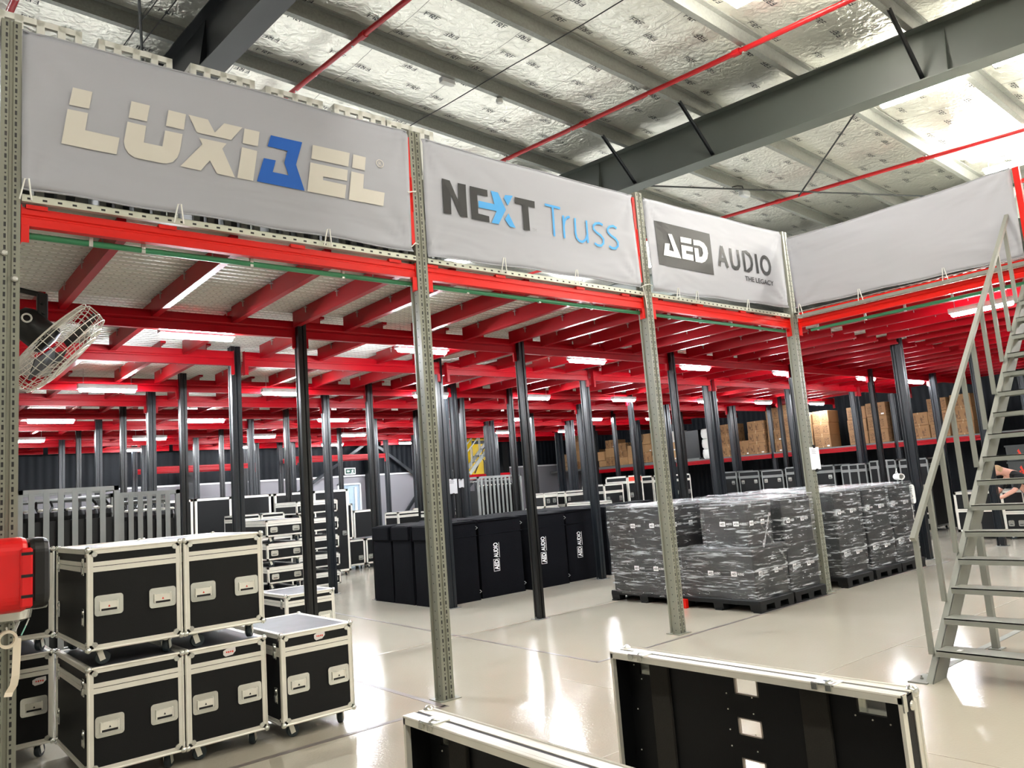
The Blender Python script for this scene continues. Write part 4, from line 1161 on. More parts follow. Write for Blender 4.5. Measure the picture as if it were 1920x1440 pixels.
# open case shells in the foreground, seen from the open side (open towards -x)
def open_shell(label, loc, L, H, T=0.125):
    """L along -y, H up, T depth in x; origin at floor, near edge at x=0"""
    r = thing('open_flight_case_half', label, 'case', loc, 'open case halves in the foreground')
    # back panel with real cut-outs: built as grid cells, leaving the openings
    yc = sorted(set([0, L, 0.085, 0.165, 0.66, 0.785, L - 0.24, L - 0.12]))
    zc = sorted(set([0.0, H, 0.31, 0.386, 0.487, 0.563, 0.665, 0.743, H - 0.125, H - 0.055]))
    def is_hole(y0, y1, z0, z1):
        ym, zm = (y0 + y1) / 2, (z0 + z1) / 2
        if 0.66 < ym < 0.785: return any(a < zm < b for a, b in ((0.31, 0.386), (0.487, 0.563), (0.665, 0.743)))
        if (0.085 < ym < 0.165 or L - 0.24 < ym < L - 0.12): return H - 0.125 < zm < H - 0.055
        return False
    mb = MB()
    for a, b_ in zip(yc[:-1], yc[1:]):
        for c_, d_ in zip(zc[:-1], zc[1:]):
            if not is_hole(a, b_, c_, d_): mb.box((T - 0.012, -b_, c_ + 0.1 * 0), (T, -a, d_))
    mb.build('back_panel', 'panel', r)
    # lips round the cut-outs
    for a, b_ in ((0.31, 0.386), (0.487, 0.563), (0.665, 0.743)):
        mb = MB()
        mb.box((T - 0.013, -0.668, a), (T - 0.0005, -0.66, b_)); mb.box((T - 0.013, -0.785, a), (T - 0.0005, -0.777, b_)); mb.box((T - 0.013, -0.785, a), (T - 0.0005, -0.66, a + 0.006)); mb.box((T - 0.013, -0.785, b_ - 0.005), (T - 0.0005, -0.66, b_))
        mb.build('cut_edge', 'brown', r)
    for y in (0.125, L - 0.18):
        mb = MB(); w2 = 0.04 if y < 0.2 else 0.06
        mb.box((T + 0.03, -y - w2, H - 0.125), (T + 0.034, -y + w2, H - 0.055)); mb.box((T, -y - w2, H - 0.125), (T + 0.034, -y - w2 + 0.003, H - 0.055)); mb.box((T, -y + w2 - 0.003, H - 0.125), (T + 0.034, -y + w2, H - 0.055)); mb.box((T, -y - w2, H - 0.125), (T + 0.034, -y + w2, H - 0.122)); mb.box((T, -y - w2, H - 0.058), (T + 0.034, -y + w2, H - 0.055))
        mb.build('handle_dish', 'chrome', r)
    # side walls
    mb = MB()
    mb.box((0.004, -L + 0.002, H - 0.012), (T - 0.012, -0.002, H - 0.002)); mb.box((0.004, -L + 0.002, 0.1), (T - 0.012, -0.002, 0.11)); mb.box((0.004, -0.012, 0.1), (T - 0.012, -0.002, H)); mb.box((0.004, -L + 0.002, 0.1), (T - 0.012, -L + 0.012, H))
    mb.build('side_wall', 'panel', r)
    # foam strips on the back panel
    for y0, y1 in ((0.168, 0.285), (L - 0.48, L - 0.355)):
        mb = MB(); mb.box((T - 0.032, -y1, 0.112), (T - 0.012, -y0, H - 0.012)); mb.build('foam_strip', 'foam', r, bevel=0.004)
    # padding along the bottom
    mb = MB(); mb.box((0.02, -0.52, 0.111), (T - 0.033, -0.02, 0.16)); mb.build('foam_pad', 'foam', r, bevel=0.006)
    # aluminium rim: front lip, double rail on top, ends
    mb = MB()
    for z0, z1 in ((H - 0.03, H), (0.1, 0.13)):
        mb.box((-0.004, -L, z0), (0.004, 0, z1))
    mb.box((-0.004, -0.014, 0.1), (0.02, 0.0, H)); mb.box((-0.004, -L, 0.1), (0.03, -L + 0.014, H))
    mb.path([(0.0, -L, H - 0.002), (0.0, 0, H - 0.002)], 0.006, 8); mb.path([(0.018, -L, H), (0.018, 0, H)], 0.004, 6)
    mb.box((-0.004, -L, H - 0.003), (0.05, 0, H + 0.003))
    mb.build('rim', 'alu', r)
    mb = MB(); mb.box((0.07, -L, H - 0.003), (T + 0.004, 0, H + 0.003)); mb.box((0.09, -L - 0.002, 0.1), (T + 0.004, -L + 0.004, H)); mb.box((T - 0.002, -L, H - 0.03), (T + 0.004, 0, H)); mb.path([(T, -L, H), (T, 0, H)], 0.008, 8); mb.path([(T, -L, 0.1), (T, -L, H)], 0.008, 8)
    mb.box((T - 0.002, -L, 0.1), (T + 0.004, 0, 0.13)); mb.box((0.09, 0, 0.1), (T + 0.004, 0.004, H))
    mb.build('rear_rim', 'alu', r)
    mb = MB(); mb.box((0.05, -L + 0.001, H - 0.006), (0.07, -0.001, H - 0.0005)); mb.build('top_panel', 'panel_top', r)
    for y in (0.0, L):
        mb = MB(); mb.ball((T - 0.01, -y + (0.01 if y else -0.01), H - 0.008), 0.026, 8); mb.lathe([(0.02, 0), (0.017, 0.006)], (T - 0.045, -y + (0.0 if y else 0), H - 0.05), (0, -1 if y else 1, 0), 10)
        mb.box((0.0, -y - (0.003 if y else -0.003) - 0.003, H - 0.06), (0.03, -y - (0.003 if y else -0.003) + 0.003, H + 0.002)); mb.build('corner', 'chrome', r, smooth=True)
    for y in (0.155, L - 0.33):
        mb = MB(); mb.cbox((-0.01, -y - 0.07, H - 0.004), (0.075, -y + 0.03, H + 0.008), 0.003); mb.box((-0.014, -y - 0.06, H - 0.02), (-0.006, -y - 0.035, H + 0.004)); mb.box((-0.014, -y + 0.0, H - 0.02), (-0.006, -y + 0.025, H + 0.004))
        mb.path([(0.0, -y - 0.03, H + 0.008), (0.01, -y - 0.055, H + 0.02), (0.03, -y - 0.06, H + 0.012)], 0.004, 6)
        lt = mb.build('latch', 'chrome', r)
        mb = MB(); mb.box((0.025, -y - 0.045, H + 0.008), (0.034, -y - 0.005, H + 0.0095)); mb.build('slot', 'black', lt)
    # rivets
    mb = MB()
    for (y, z) in ((0.05, 0.72), (0.05, 0.5), (0.05, 0.3), (0.095, 0.655), (0.16, 0.652), (L - 0.25, H - 0.135), (L - 0.18, H - 0.142), (L - 0.11, H - 0.148), (0.612, 0.66), (0.748, 0.66), (0.612, 0.59), (0.748, 0.59), (0.612, 0.5), (0.748, 0.5), (0.612, 0.428), (0.748, 0.428)):
        mb.lathe([(0.004, 0), (0.003, -0.003)], (T - 0.012, -y, z), (1, 0, 0), 6)
    mb.build('rivet', 'alu', r)
    for y in (0.1, L - 0.1):
        for x in (0.045,): castor(r, x, -y, 0.1, turn=1.2)
    return r
open_shell('open black case half standing on edge at the lower right, with three cut-outs', (-0.675, -2.6, 0), 1.48, 0.8)
open_shell('open black case half standing on edge at the bottom centre, mostly below the picture', (-1.965, -2.667, 0), 1.48, 0.8)

# ------------------------------------------------------------------ reel case, tape and cutter on the left upright
r = thing('hose_reel', 'red and black plastic reel case fixed to the far left upright', 'reel', (-3.0, -0.01, 1.195))
def rbox(w, d, h, cx, cy, cz, rad, mk, nm, par):
    mb = MB(); mb.prism(rrect(cx, cz, w, h, rad, 6), 'y', cy - d / 2, cy + d / 2)
    return mb.build(nm, mk, par, bevel=0.02)
def rboxx(name, mk, x0, x1, poly, par, bev=0.015):
    mb = MB(); mb.prism(poly, 'x', x0, x1); return mb.build(name, mk, par, bevel=bev)
sh = rrect(-0.24, 0.215, 0.36, 0.41, 0.09, 7)
rboxx('red_shell', 'reel_red', -0.17, 0.045, sh, r, 0.03)
rboxx('dark_shell', 'black', 0.045, 0.15, rrect(-0.24, 0.215, 0.34, 0.39, 0.08, 7), r, 0.03)
mb = MB(); mb.cbox((0.0, -0.44, 0.035), (0.06, -0.41, 0.36), 0.01); gr = mb.build('red_rib', 'reel_red', r)
mb = MB()
for z in (0.09, 0.2, 0.32): mb.box((0.004, -0.443, z), (0.062, -0.438, z + 0.016))
mb.build('rib_slot', 'black', gr)
mb = MB(); mb.lathe([(0.11, 0.02), (0.1, -0.03), (0.05, -0.05), (0.02, -0.05)], (-0.02, -0.24, 0.0)); mb.build('chrome_cup', 'chrome', r, smooth=True)
mb = MB(); mb.box((-0.12, -0.05, 0.1), (-0.06, 0.005, 0.32)); mb.box((-0.1, -0.02, 0.05), (0.06, 0.005, 0.38)); mb.build('wall_bracket', 'alu_dull', r)
r = thing('masking_tape_roll', 'cream masking tape roll with a long loose tail under the reel case', 'tape', (-3.042, -0.32, 1.065))
mb = MB()
n = 28; V = []; F = []
for ri, (rr, dy) in enumerate(((0.048, -0.022), (0.048, 0.022), (0.034, 0.022), (0.034, -0.022))):
    V += [(rr * math.cos(2 * PI * k / n), dy, rr * math.sin(2 * PI * k / n)) for k in range(n)]
for a in range(4):
    for k in range(n): F.append((a * n + k, a * n + (k + 1) % n, ((a + 1) % 4) * n + (k + 1) % n, ((a + 1) % 4) * n + k))
mb.add(V, F); mb.build('roll', 'tape', r, rz if False else None, smooth=True)
mb = MB(); tp_ = [(0.047, 0, 0.0), (0.044, 0, -0.1), (0.04, 0, -0.2), (0.032, 0.005, -0.25), (0.012, 0.01, -0.285), (0.005, 0.0, -0.305)]
V = []; F = []
for x, y, z in tp_: V += [(x - 0.02, y - 0.008, z + 0.004), (x + 0.02, y + 0.008, z - 0.004)]
for i in range(len(tp_) - 1): F.append((2 * i, 2 * i + 1, 2 * i + 3, 2 * i + 2))
mb.add(V, F); o = mb.build('tape_tail', 'tape', r); o.modifiers.new('s', 'SOLIDIFY').thickness = 0.001
r = thing('cutter_knife', 'slim white and green cutter hanging beside the tape roll', 'knife', (-2.975, -0.31, 1.075))
mb = MB(); mb.bar((0, 0, 0), (0.022, 0, 0.05), 0.012, 0.006); mb.build('handle', mat('mint', (150, 214, 200), 0.4), r)
mb = MB(); mb.bar((0.022, 0, 0.05), (0.036, 0, 0.085), 0.012, 0.006); mb.build('cap', 'white', r)
r = thing('hanging_strap', 'white strap and hook dangling from the chrome cup of the reel', 'strap', (-3.02, -0.3, 1.12))
mb = MB(); mb.path([(0.02, 0.03, 0.03), (0.015, 0.02, 0.0), (0.0, 0, -0.02), (-0.02, 0, -0.012), (-0.025, 0, 0.01)], 0.006, 6); mb.build('hook', 'chrome', r)
mb = MB(); mb.bar((0.04, 0.02, 0.04), (0.012, 0, -0.02), 0.022, 0.003); mb.build('webbing', 'white', r)

# ------------------------------------------------------------------ fan under the deck at the left
r = thing('wall_fan', 'black motor fan with a wire guard hanging at the left under the deck', 'fan', (-2.74, 1.0, 3.1))
ax = Vector((0.735, -0.09, -0.68)).normalized()
c0 = Vector((0.11, 0, -0.09)); R = 0.385
u = ax.cross(Vector((0, 1, 0))).normalized(); v = ax.cross(u).normalized()
mb = MB(); mb.lathe([(0.03, -0.26), (0.085, -0.24), (0.115, -0.19), (0.12, 0.02), (0.1, 0.05), (0.05, 0.06)], c0 - ax * 0.05, ax, 20); mo = mb.build('motor', 'black', r, smooth=True)
mb = MB(); mb.path([c0 - ax * 0.2 + Vector((-0.02 + 0.03 * math.cos(a), -0.118, 0.02 + 0.03 * math.sin(a))) for a in [i * 2 * PI / 16 for i in range(16)]], 0.007, 6, closed=True); mb.build('ring', 'white', mo)
mb = MB()
for rr, hh in ((0.09, 0.19), (0.16, 0.19), (0.235, 0.185), (0.31, 0.17), (0.375, 0.14), (R, 0.09), (R, 0.0), (0.375, -0.03), (0.3, -0.045)):
    mb.path([c0 + ax * hh + (u * math.cos(a) + v * math.sin(a)) * rr for a in [i * 2 * PI / 36 for i in range(36)]], 0.0035, 5, closed=True)
for k in range(40):
    a = 2 * PI * k / 40; dv = u * math.cos(a) + v * math.sin(a)
    mb.path([c0 + ax * 0.19 + dv * 0.06, c0 + ax * 0.185 + dv * 0.24, c0 + ax * 0.145 + dv * 0.37, c0 + ax * 0.09 + dv * R, c0 + dv * R, c0 - ax * 0.035 + dv * 0.35, c0 - ax * 0.045 + dv * 0.12], 0.0025, 4)
mb.build('wire_guard', 'alu', r)
mb = MB()
for k in range(3):
    a = 2 * PI * k / 3 + 0.4; dv = u * math.cos(a) + v * math.sin(a); tv = ax.cross(dv)
    P = []
    for t_ in (0.06, 0.2, 0.36):
        for s in (-1, 1): P.append(c0 + ax * (0.08 + 0.03 * s) + dv * t_ + tv * s * (0.05 + 0.12 * t_))
    mb.add(P, [(0, 1, 3, 2), (2, 3, 5, 4)])
bl = mb.build('fan_blades', 'black', r); bl.modifiers.new('s', 'SOLIDIFY').thickness = 0.006
mb = MB(); mb.cbox((0.02, -0.03, 0.08), (0.09, 0.03, 0.28), 0.008); mb.path([(0.06, -0.045, 0.13), (0.06, 0.045, 0.13)], 0.014, 8); mb.path([(0.05, -0.045, 0.2), (0.05, 0.045, 0.2)], 0.012, 8); mb.build('tilt_bracket', 'black', r)
mb = MB(); mb.path([(0.06, 0, 0.27), (-0.38, 0.05, 0.36)], 0.02, 8); mb.build('arm', 'black', r)

# ------------------------------------------------------------------ padded speaker covers
def vtext(parent, x, y, z0, zh, w):
    """boxed letters and a word running upwards on a face looking to -y"""
    V, F = text_fit('AED', zh * 0.36, w * 0.72, 0.03); mb = MB()
    mb.add([(x + w * 0.14 - v_ + w * 0.0 + 0.0, y, z0 + zh * 0.02 + u_) for u_, v_ in [(a, b - w * 0.0) for a, b in V]], F)
    V, F = text_fit('AUDIO', zh * 0.54, w * 0.72, 0.02)
    mb.add([(x + w * 0.14 - v_, y, z0 + zh * 0.46 + u_) for u_, v_ in V], F)
    mb.box((x + w * 0.30, y, z0 + zh * 0.46), (x + w * 0.36, y + 0.001, z0 + zh))
    a, b = x - w * 0.72, x + w * 0.26; c, d = z0 - 0.012, z0 + zh * 0.41; t = 0.006
    mb.box((a, y, c), (a + t, y + 0.001, d)); mb.box((b - t, y, c), (b, y + 0.001, d)); mb.box((a, y, c), (b, y + 0.001, c + t)); mb.box((a, y, d - t), (b, y + 0.001, d))
    mb.build('lettering', 'logo_white', parent, fix=False)

def soft_box(w, d, h, seed, nx=10):
    mb = MB(); V = []; idx = {}
    n = nx
    def P(i, j, k):
        key = (i, j, k)
        if key in idx: return idx[key]
        x, y, z = -w / 2 + w * i / n, d * j / n, h * k / n
        def rnd_(t): return t
        ex = min(i, n - i); ey = min(j, n - j); ez = n - k
        p = Vector((x, y, z))
        q = noise.noise(p * 2.2 + Vector((seed, 0, 0))) * 0.012
        cx, cy, cz = (x / (w / 2)), ((y - d / 2) / (d / 2)), (z / h)
        p.x += q * (1 if abs(cx) > 0.99 else 0); p.y += q * (1 if abs(cy) > 0.99 else 0)
        if k == n: p.z += q * 1.6
        e = (ex == 0) + (ey == 0) + (ez == 0)
        if e >= 2 and k > 0:
            if ex == 0: p.x *= 0.985
            if ez == 0: p.z -= 0.012
            if ey == 0: p.y += 0.012 if j == 0 else -0.012
        idx[key] = len(V); V.append(p); return idx[key]
    F = []
    for a in range(n):
        for b in range(n):
            F += [(P(a, 0, b), P(a + 1, 0, b), P(a + 1, 0, b + 1), P(a, 0, b + 1)), (P(a + 1, n, b), P(a, n, b), P(a, n, b + 1), P(a + 1, n, b + 1)),
                  (P(0, a + 1, b), P(0, a, b), P(0, a, b + 1), P(0, a + 1, b + 1)), (P(n, a, b), P(n, a + 1, b), P(n, a + 1, b + 1), P(n, a, b + 1)),
                  (P(a, b, n), P(a + 1, b, n), P(a + 1, b + 1, n), P(a, b + 1, n)), (P(a, b + 1, 0), P(a + 1, b + 1, 0), P(a + 1, b, 0), P(a, b, 0))]
    mb.add(V, F); return mb

CX = [(2.89, 3.7), (3.78, 4.66), (4.76, 5.6), (5.68, 6.48), (6.6, 7.48)]
CY = [4.34, 4.97, 5.58]
colw = ['first', 'second', 'third', 'fourth', 'fifth']
for j, y in enumerate(CY):
    for i, (xa, xb) in enumerate(CX):
        rowl = ['front', 'middle', 'rear'][j]
        yy = y + (0.06 if i % 2 else 0.0) - (0.1 if i == 0 and j == 0 else 0) * 0
        w = xb - xa
        r = thing('speaker_cover', 'black padded cover over a tall speaker, %s from the left in the %s row' % (colw[i], rowl), 'cover', ((xa + xb) / 2, yy, 0), 'black padded speaker covers')
        soft_box(w, 0.58, 1.22, i * 3.1 + j * 7.7).build('shell', 'fabric', r, smooth=True)
        mb = MB(); mb.path([(-w / 2 - 0.004, 0, 0.98), (w / 2 + 0.004, 0, 0.98), (w / 2 + 0.004, 0.58, 0.98), (-w / 2 - 0.004, 0.58, 0.98)], 0.007, 6, closed=True); mb.path([(-w / 2, -0.003, 1.19), (w / 2, -0.003, 1.19)], 0.006, 6); mb.build('seam', 'fabric', r)
        if i == 0:
            mb = MB(); mb.cbox((-w / 2 - 0.035, 0.03, 0.98), (-w / 2 + 0.01, 0.55, 1.2), 0.015); mb.build('flap', 'fabric', r, smooth=False)
        if j == 0:
            if i in (1, 2, 3, 4): vtext(r, {1: -0.1, 2: -0.1, 3: -0.1, 4: -0.1}[i], -0.009, 0.40, 0.43, 0.125)
            mb = MB()
            for z in (0.13, 1.1): mb.path([(w / 2 - 0.02, -0.006, z - 0.02), (w / 2 - 0.005, -0.03, z), (w / 2 - 0.02, -0.006, z + 0.025)], 0.007, 6)
            mb.build('buckle', 'alu_dull', r)
r = thing('speaker_cover', 'black padded cover standing apart at the right end of the cover block', 'cover', (8.2, 4.85, 0), 'black padded speaker covers')
soft_box(0.8, 0.7, 1.22, 91).build('shell', 'fabric', r, smooth=True)

# ------------------------------------------------------------------ wrapped pallets
def make_pallet(label, loc, w=0.76, d=1.18):
    r = thing('pallet', label, 'pallet', loc, 'black plastic pallets')
    mb = MB(); mb.cbox((-w / 2, 0, 0.105), (w / 2, d, 0.14), 0.006); mb.build('deck', 'pallet', r)
    for ix, x in enumerate((-w / 2, -0.07, w / 2 - 0.14)):
        for y in (0, d / 2 - 0.07, d - 0.14):
            mb = MB(); P = [(x, 0.1), (x + 0.14, 0.1), (x + 0.125, 0.015), (x + 0.015, 0.015)]
            mb.prism(P, 'y', y, y + 0.14); mb.build('foot', 'pallet', r)
    mb = MB()
    for y in (0, d / 2 - 0.05, d - 0.1): mb.box((-w / 2, y, 0), (w / 2, y + 0.1, 0.016))
    mb.build('runner', 'pallet', r)
    mb = MB(); mb.box((-w / 2 + 0.004, -0.002, 0.085), (w / 2 - 0.004, 0.012, 0.125)); mb.box((-w / 2 - 0.002, 0.004, 0.085), (-w / 2 + 0.012, d - 0.004, 0.125)); mb.build('edge_lip', 'pallet', r)
    return r

def label_plate(parent, w, face='front', y0=0.0, x0=0.0, z=0.0, k=1):
    """white box logo followed by a grey word"""
    V, F = text_fit('AED', 0.062, 0.03, 0.03); V2, F2 = text_fit('AUDIO', 0.09, 0.028, 0.015)
    def tr(u, v, o):
        return (x0 + u, y0 - o, z + v) if face == 'front' else (x0 - o, y0 - u, z + v)
    a = MB(); P = [(0, -0.012), (0.082, -0.012), (0.082, 0.046), (0, 0.046)]
    a.add([tr(u, v, 0.002) for u, v in P], [(0, 1, 2, 3)]); pl = a.build('logo_plate', 'logo_white', parent, fix=False)
    a = MB(); a.add([tr(u + 0.01, v + 0.002, 0.0035) for u, v in V], F); a.build('plate_letters', 'ink', pl, fix=False)
    a = MB(); a.add([tr(u + 0.092, v + 0.003, 0.002) for u, v in V2], F2); a.build('lettering', 'logo_white', parent, fix=False)

def black_box(label, loc, w, d, h, labels=True, lz=0.26):
    r = thing('equipment_box', label, 'box', loc, 'black boxes on the wrapped pallets')
    mb = MB(); mb.cbox((-w / 2, 0, 0), (w / 2, d, h), 0.008); mb.build('body', 'box_black', r)
    if labels:
        label_plate(r, w, 'front', 0.0, -w * 0.36, lz); label_plate(r, w, 'front', 0.0, w * 0.12, lz)
        label_plate(r, w, 'side', d * 0.62, -w / 2, lz); label_plate(r, w, 'side', d * 0.3, -w / 2, lz)
    return r

def film(label, loc, w, d, z0, z1, seed, slope=0.0):
    """thin wrinkled shell of stretch film around a load"""
    r = MB(); n = 16; V = []; F = []; idx = {}
    H = z1 - z0
    def P(i, j, k):
        key = (i, j, k)
        if key in idx: return idx[key]
        p = Vector((-w / 2 + w * i / n, d * j / n, z0 + H * k / n))
        q = noise.noise(p * 3.5 + Vector((seed, seed * 0.3, 0))) * 0.012 + noise.noise(p * 9 + Vector((seed, 3, 1))) * 0.006 + 0.006
        if i in (0, n): p.x += q * (1 if i else -1)
        if j in (0, n): p.y += q * (1 if j else -1)
        if k == n: p.z += q * 1.5 + slope * 0.0
        if (i in (0, n)) and (j in (0, n)): p.x *= 0.985
        idx[key] = len(V); V.append(p); return idx[key]
    for a in range(n):
        for b in range(n):
            F += [(P(a, 0, b), P(a + 1, 0, b), P(a + 1, 0, b + 1), P(a, 0, b + 1)), (P(a + 1, n, b), P(a, n, b), P(a, n, b + 1), P(a + 1, n, b + 1)),
                  (P(0, a + 1, b), P(0, a, b), P(0, a, b + 1), P(0, a + 1, b + 1)), (P(n, a, b), P(n, a + 1, b), P(n, a + 1, b + 1), P(n, a, b + 1)),
                  (P(a, b, n), P(a + 1, b, n), P(a + 1, b + 1, n), P(a, b + 1, n))]
    r.add(V, F)
    o = r.build('stretch_wrap', 'film', loc=loc, smooth=True, fix=False)
    return tag(o, label, 'plastic wrap', 'clear stretch wrap on the pallet loads')

PX = [(4.8, 'nearest'), (5.575, 'second'), (6.885, 'third'), (7.74, 'fourth'), (8.56, 'fifth')]
for i, (x, nm) in enumerate(PX):
    where = '%s pallet counted along the row from the left' % nm
    make_pallet('black plastic pallet under wrapped boxes, %s in the row' % nm, (x, -0.11, 0), 0.745 if i < 3 else 0.8)
    w = 0.71 if i < 3 else 0.76
    if i == 0:
        black_box('large black box under clear wrap on the nearest pallet, lower tier', (x + 0.02, -0.05, 0.142), w, 1.06, 0.57, lz=0.28)
        black_box('black box under clear wrap on the nearest pallet, upper tier', (x + 0.04, 0.06, 0.74), 0.5, 0.62, 0.52, lz=0.27)
        film('crumpled clear wrap round the lower tier of the nearest pallet', (x + 0.02, -0.062, 0), w + 0.025, 1.085, 0.1, 0.735, 1.0)
        film('crumpled clear wrap round the upper tier of the nearest pallet', (x + 0.04, 0.045, 0), 0.53, 0.66, 0.74, 1.285, 2.0)
        for k, (a, b) in enumerate((((x - 0.1, -0.06, 0.74), (x + 0.28, 0.05, 1.12)), ((x + 0.36, -0.05, 0.55), (x - 0.05, 0.04, 1.1)))):
            mb = MB(); pts = [Vector(a).lerp(Vector(b), t / 8) + Vector((0, -0.012, 0.012 * math.sin(t * 2.1))) for t in range(9)]
            mb.path(pts, [0.012 + 0.006 * math.sin(t * 1.7) for t in range(9)], 6)
            tag(mb.build('wrap_strand', 'film', smooth=True), 'twisted strand of clear wrap across the nearest pallet, %s one' % ('rising to the right' if k == 0 else 'rising to the left'), 'plastic wrap', 'strands of clear wrap')
    else:
        for t_, z in (('lower', 0.142), ('upper', 0.712)):
            black_box('black box under clear wrap, %s tier of the %s pallet' % (t_, nm), (x + 0.02, -0.04 + (0.015 if t_ == 'upper' else 0), z), w, 1.06, 0.565, lz=0.27)
        film('crumpled clear wrap round the boxes of the %s pallet' % nm, (x + 0.02, -0.052, 0), w + 0.024, 1.085, 0.1, 1.3, 3.3 + i)
make_pallet('black plastic pallet behind the nearest wrapped pallet', (4.86, 1.14, 0), 0.745)
for t_, z in (('lower', 0.142), ('upper', 0.712)):
    black_box('black box behind the nearest wrapped pallet, %s tier' % t_, (4.86, 1.2, z), 0.71, 1.06, 0.565, lz=0.3)
film('clear wrap on the stack behind the nearest wrapped pallet', (4.86, 1.188, 0), 0.735, 1.085, 0.1, 1.3, 17.0)
for i, x in enumerate((5.68, 6.9, 7.75, 8.56)):
    make_pallet('black plastic pallet in the rear rank, %s from the left' % ORD[i], (x, 1.16, 0), 0.745)
    black_box('tall black load in the rear rank of pallets, %s from the left' % ORD[i], (x, 1.2, 0.142), 0.71, 1.06, 1.13, labels=False)
    film('clear wrap on the rear rank load, %s from the left' % ORD[i], (x, 1.188, 0), 0.735, 1.085, 0.1, 1.3, 27.0 + i)
mb = MB(); mb.box((0, 0, 0), (0.05, 0.12, 0.11)); tag(mb.build('red_tag', 'red_lit', loc=(4.36, 0.92, 0.0)), 'small red corner piece beside the nearest pallet foot', 'tag')

# film rolls on the last pallet
r = thing('film_roll', 'white stretch film roll with a hollow core lying on the fifth pallet', 'roll', (8.93, 0.1, 1.385))
mb = MB(); n = 22; V = []; F = []
for rr, hh in ((0.05, -0.13), (0.05, 0.13), (0.036, 0.13), (0.036, -0.13)):
    V += [(hh * 0.75 + rr * math.cos(2 * PI * k / n) * 0.66, hh * 0.66 - rr * math.cos(2 * PI * k / n) * 0.75, rr * math.sin(2 * PI * k / n)) for k in range(n)]
for a in range(4):
    for k in range(n): F.append((a * n + k, a * n + (k + 1) % n, ((a + 1) % 4) * n + (k + 1) % n, ((a + 1) % 4) * n + k))
mb.add(V, F); mb.build('wound_film', 'white', r, smooth=True)
mb = MB(); mb.path([(0.09, 0.05, 0.04), (0.12, 0.08, 0.1), (0.1, 0.06, 0.13), (0.13, 0.1, 0.06)], 0.006, 6); mb.build('loose_end', 'cord_white', r)
mb = MB(); mb.prism(rrect(0, 0, 0.12, 0.3, 0.055, 6), 'y', -0.02, 0.02); tag(mb.build('hanging_bag', 'white', loc=(9.05, -0.02, 1.1), bevel=0.01), 'white slack bag hanging at the end of the fifth pallet', 'bag')

# ------------------------------------------------------------------ steel stair
st = thing('steel_stair', 'grey painted steel stair with open treads rising to the right-hand deck', 'stair', (2.46, -2.77, 0))
SL = (3.344) / (6.017 - 2.47)
W = 1.0
def sx(z): return z / SL
for nm, y in (('left', 0.0), ('right', -W)):
    # channel stringer: web plate facing the walkway plus flange
    mb = MB(); top = 3.75; v0 = 0.235
    mb.prism([(0, 0), (v0, 0), (sx(top) + v0, top), (sx(top), top)], 'y', y - 0.006, y) if False else None
    def flat(o0, o1, ya, yb):
        V = [(sx(0) + o0, ya, 0), (sx(0) + o1, ya, 0), (sx(top) + o1, ya, top), (sx(top) + o0, ya, top), (sx(0) + o0, yb, 0), (sx(0) + o1, yb, 0), (sx(top) + o1, yb, top), (sx(top) + o0, yb, top)]
        mb.add(V, [(0, 1, 2, 3), (7, 6, 5, 4), (0, 4, 5, 1), (1, 5, 6, 2), (2, 6, 7, 3), (3, 7, 4, 0)])
    s = -1 if y == 0 else 1
    flat(0.0, v0, y + s * 0.05 - 0.004, y + s * 0.05 + 0.004)      # web
    flat(0.0, 0.01, min(y, y + s * 0.055), max(y, y + s * 0.055))    # front flange
    flat(v0 - 0.01, v0, min(y, y + s * 0.055), max(y, y + s * 0.055))
    mb.build('stringer', 'steel_stair', st)
    mb = MB(); mb.box((-0.03, min(y - 0.02, y + s * 0.02) , 0), (0.24, max(y + 0.12, y + 0.02), 0.008)) if y == 0 else mb.box((-0.03, y - 0.12, 0), (0.24, y + 0.02, 0.008))
    mb.lathe([(0.012, 0.008), (0.012, 0.02), (0.006, 0.02), (0.006, 0.035)], (0.08, y + (0.06 if y == 0 else -0.06), 0), n=8)
    mb.build('foot_plate', 'steel_stair', st)
    mb = MB(); mb.box((1.33, y - 0.05 if y == 0 else y, 0), (1.385, y if y == 0 else y + 0.05, 1.06)); mb.box((1.3, y - 0.08 if y == 0 else y - 0.02, 0), (1.42, y + 0.02 if y == 0 else y + 0.08, 0.008)); mb.build('leg', 'steel_stair', st)
    # rail with balusters
    mb = MB(); a = Vector((0.125, y - 0.012 * 0, 1.045)); b_ = Vector((4.02, y, 4.66))
    mb.bar(a, b_, 0.04, 0.04); mb.build('handrail', 'steel_stair', st)
    for k in range(10):
        z = 0.2 + 0.3405 * k; x0_ = 0.17 + 0.363 * k * 0.995
        zt = 1.045 + (x0_ - 0.02 - 0.125) * (4.66 - 1.045) / (4.02 - 0.125)
        mb = MB(); mb.bar((x0_, y - 0.0, z - 0.02), (x0_, y - 0.0, zt), 0.034, 0.034, up=(1, 0, 0)); mb.build('baluster', 'steel_stair', st)
for k in range(17):
    z = 0.2215 + 0.2015 * k; x0_ = 0.122 + 0.2145 * k
    mb = MB(); mb.box((x0_, -W + 0.055, z - 0.008), (x0_ + 0.195, -0.055, z)); mb.box((x0_, -W + 0.055, z - 0.045), (x0_ + 0.006, -0.055, z)); mb.box((x0_ + 0.189, -W + 0.055, z - 0.045), (x0_ + 0.195, -0.055, z))
    mb.build('tread', 'steel_stair', st)
mb = MB(); mb.box((0, 0, 0), (0.06, 0.03, 0.001)); tag(mb.build('paper_scrap', 'paper', loc=(2.63, -2.98, 0.2225)), 'scrap of white paper on the lowest stair tread', 'paper')

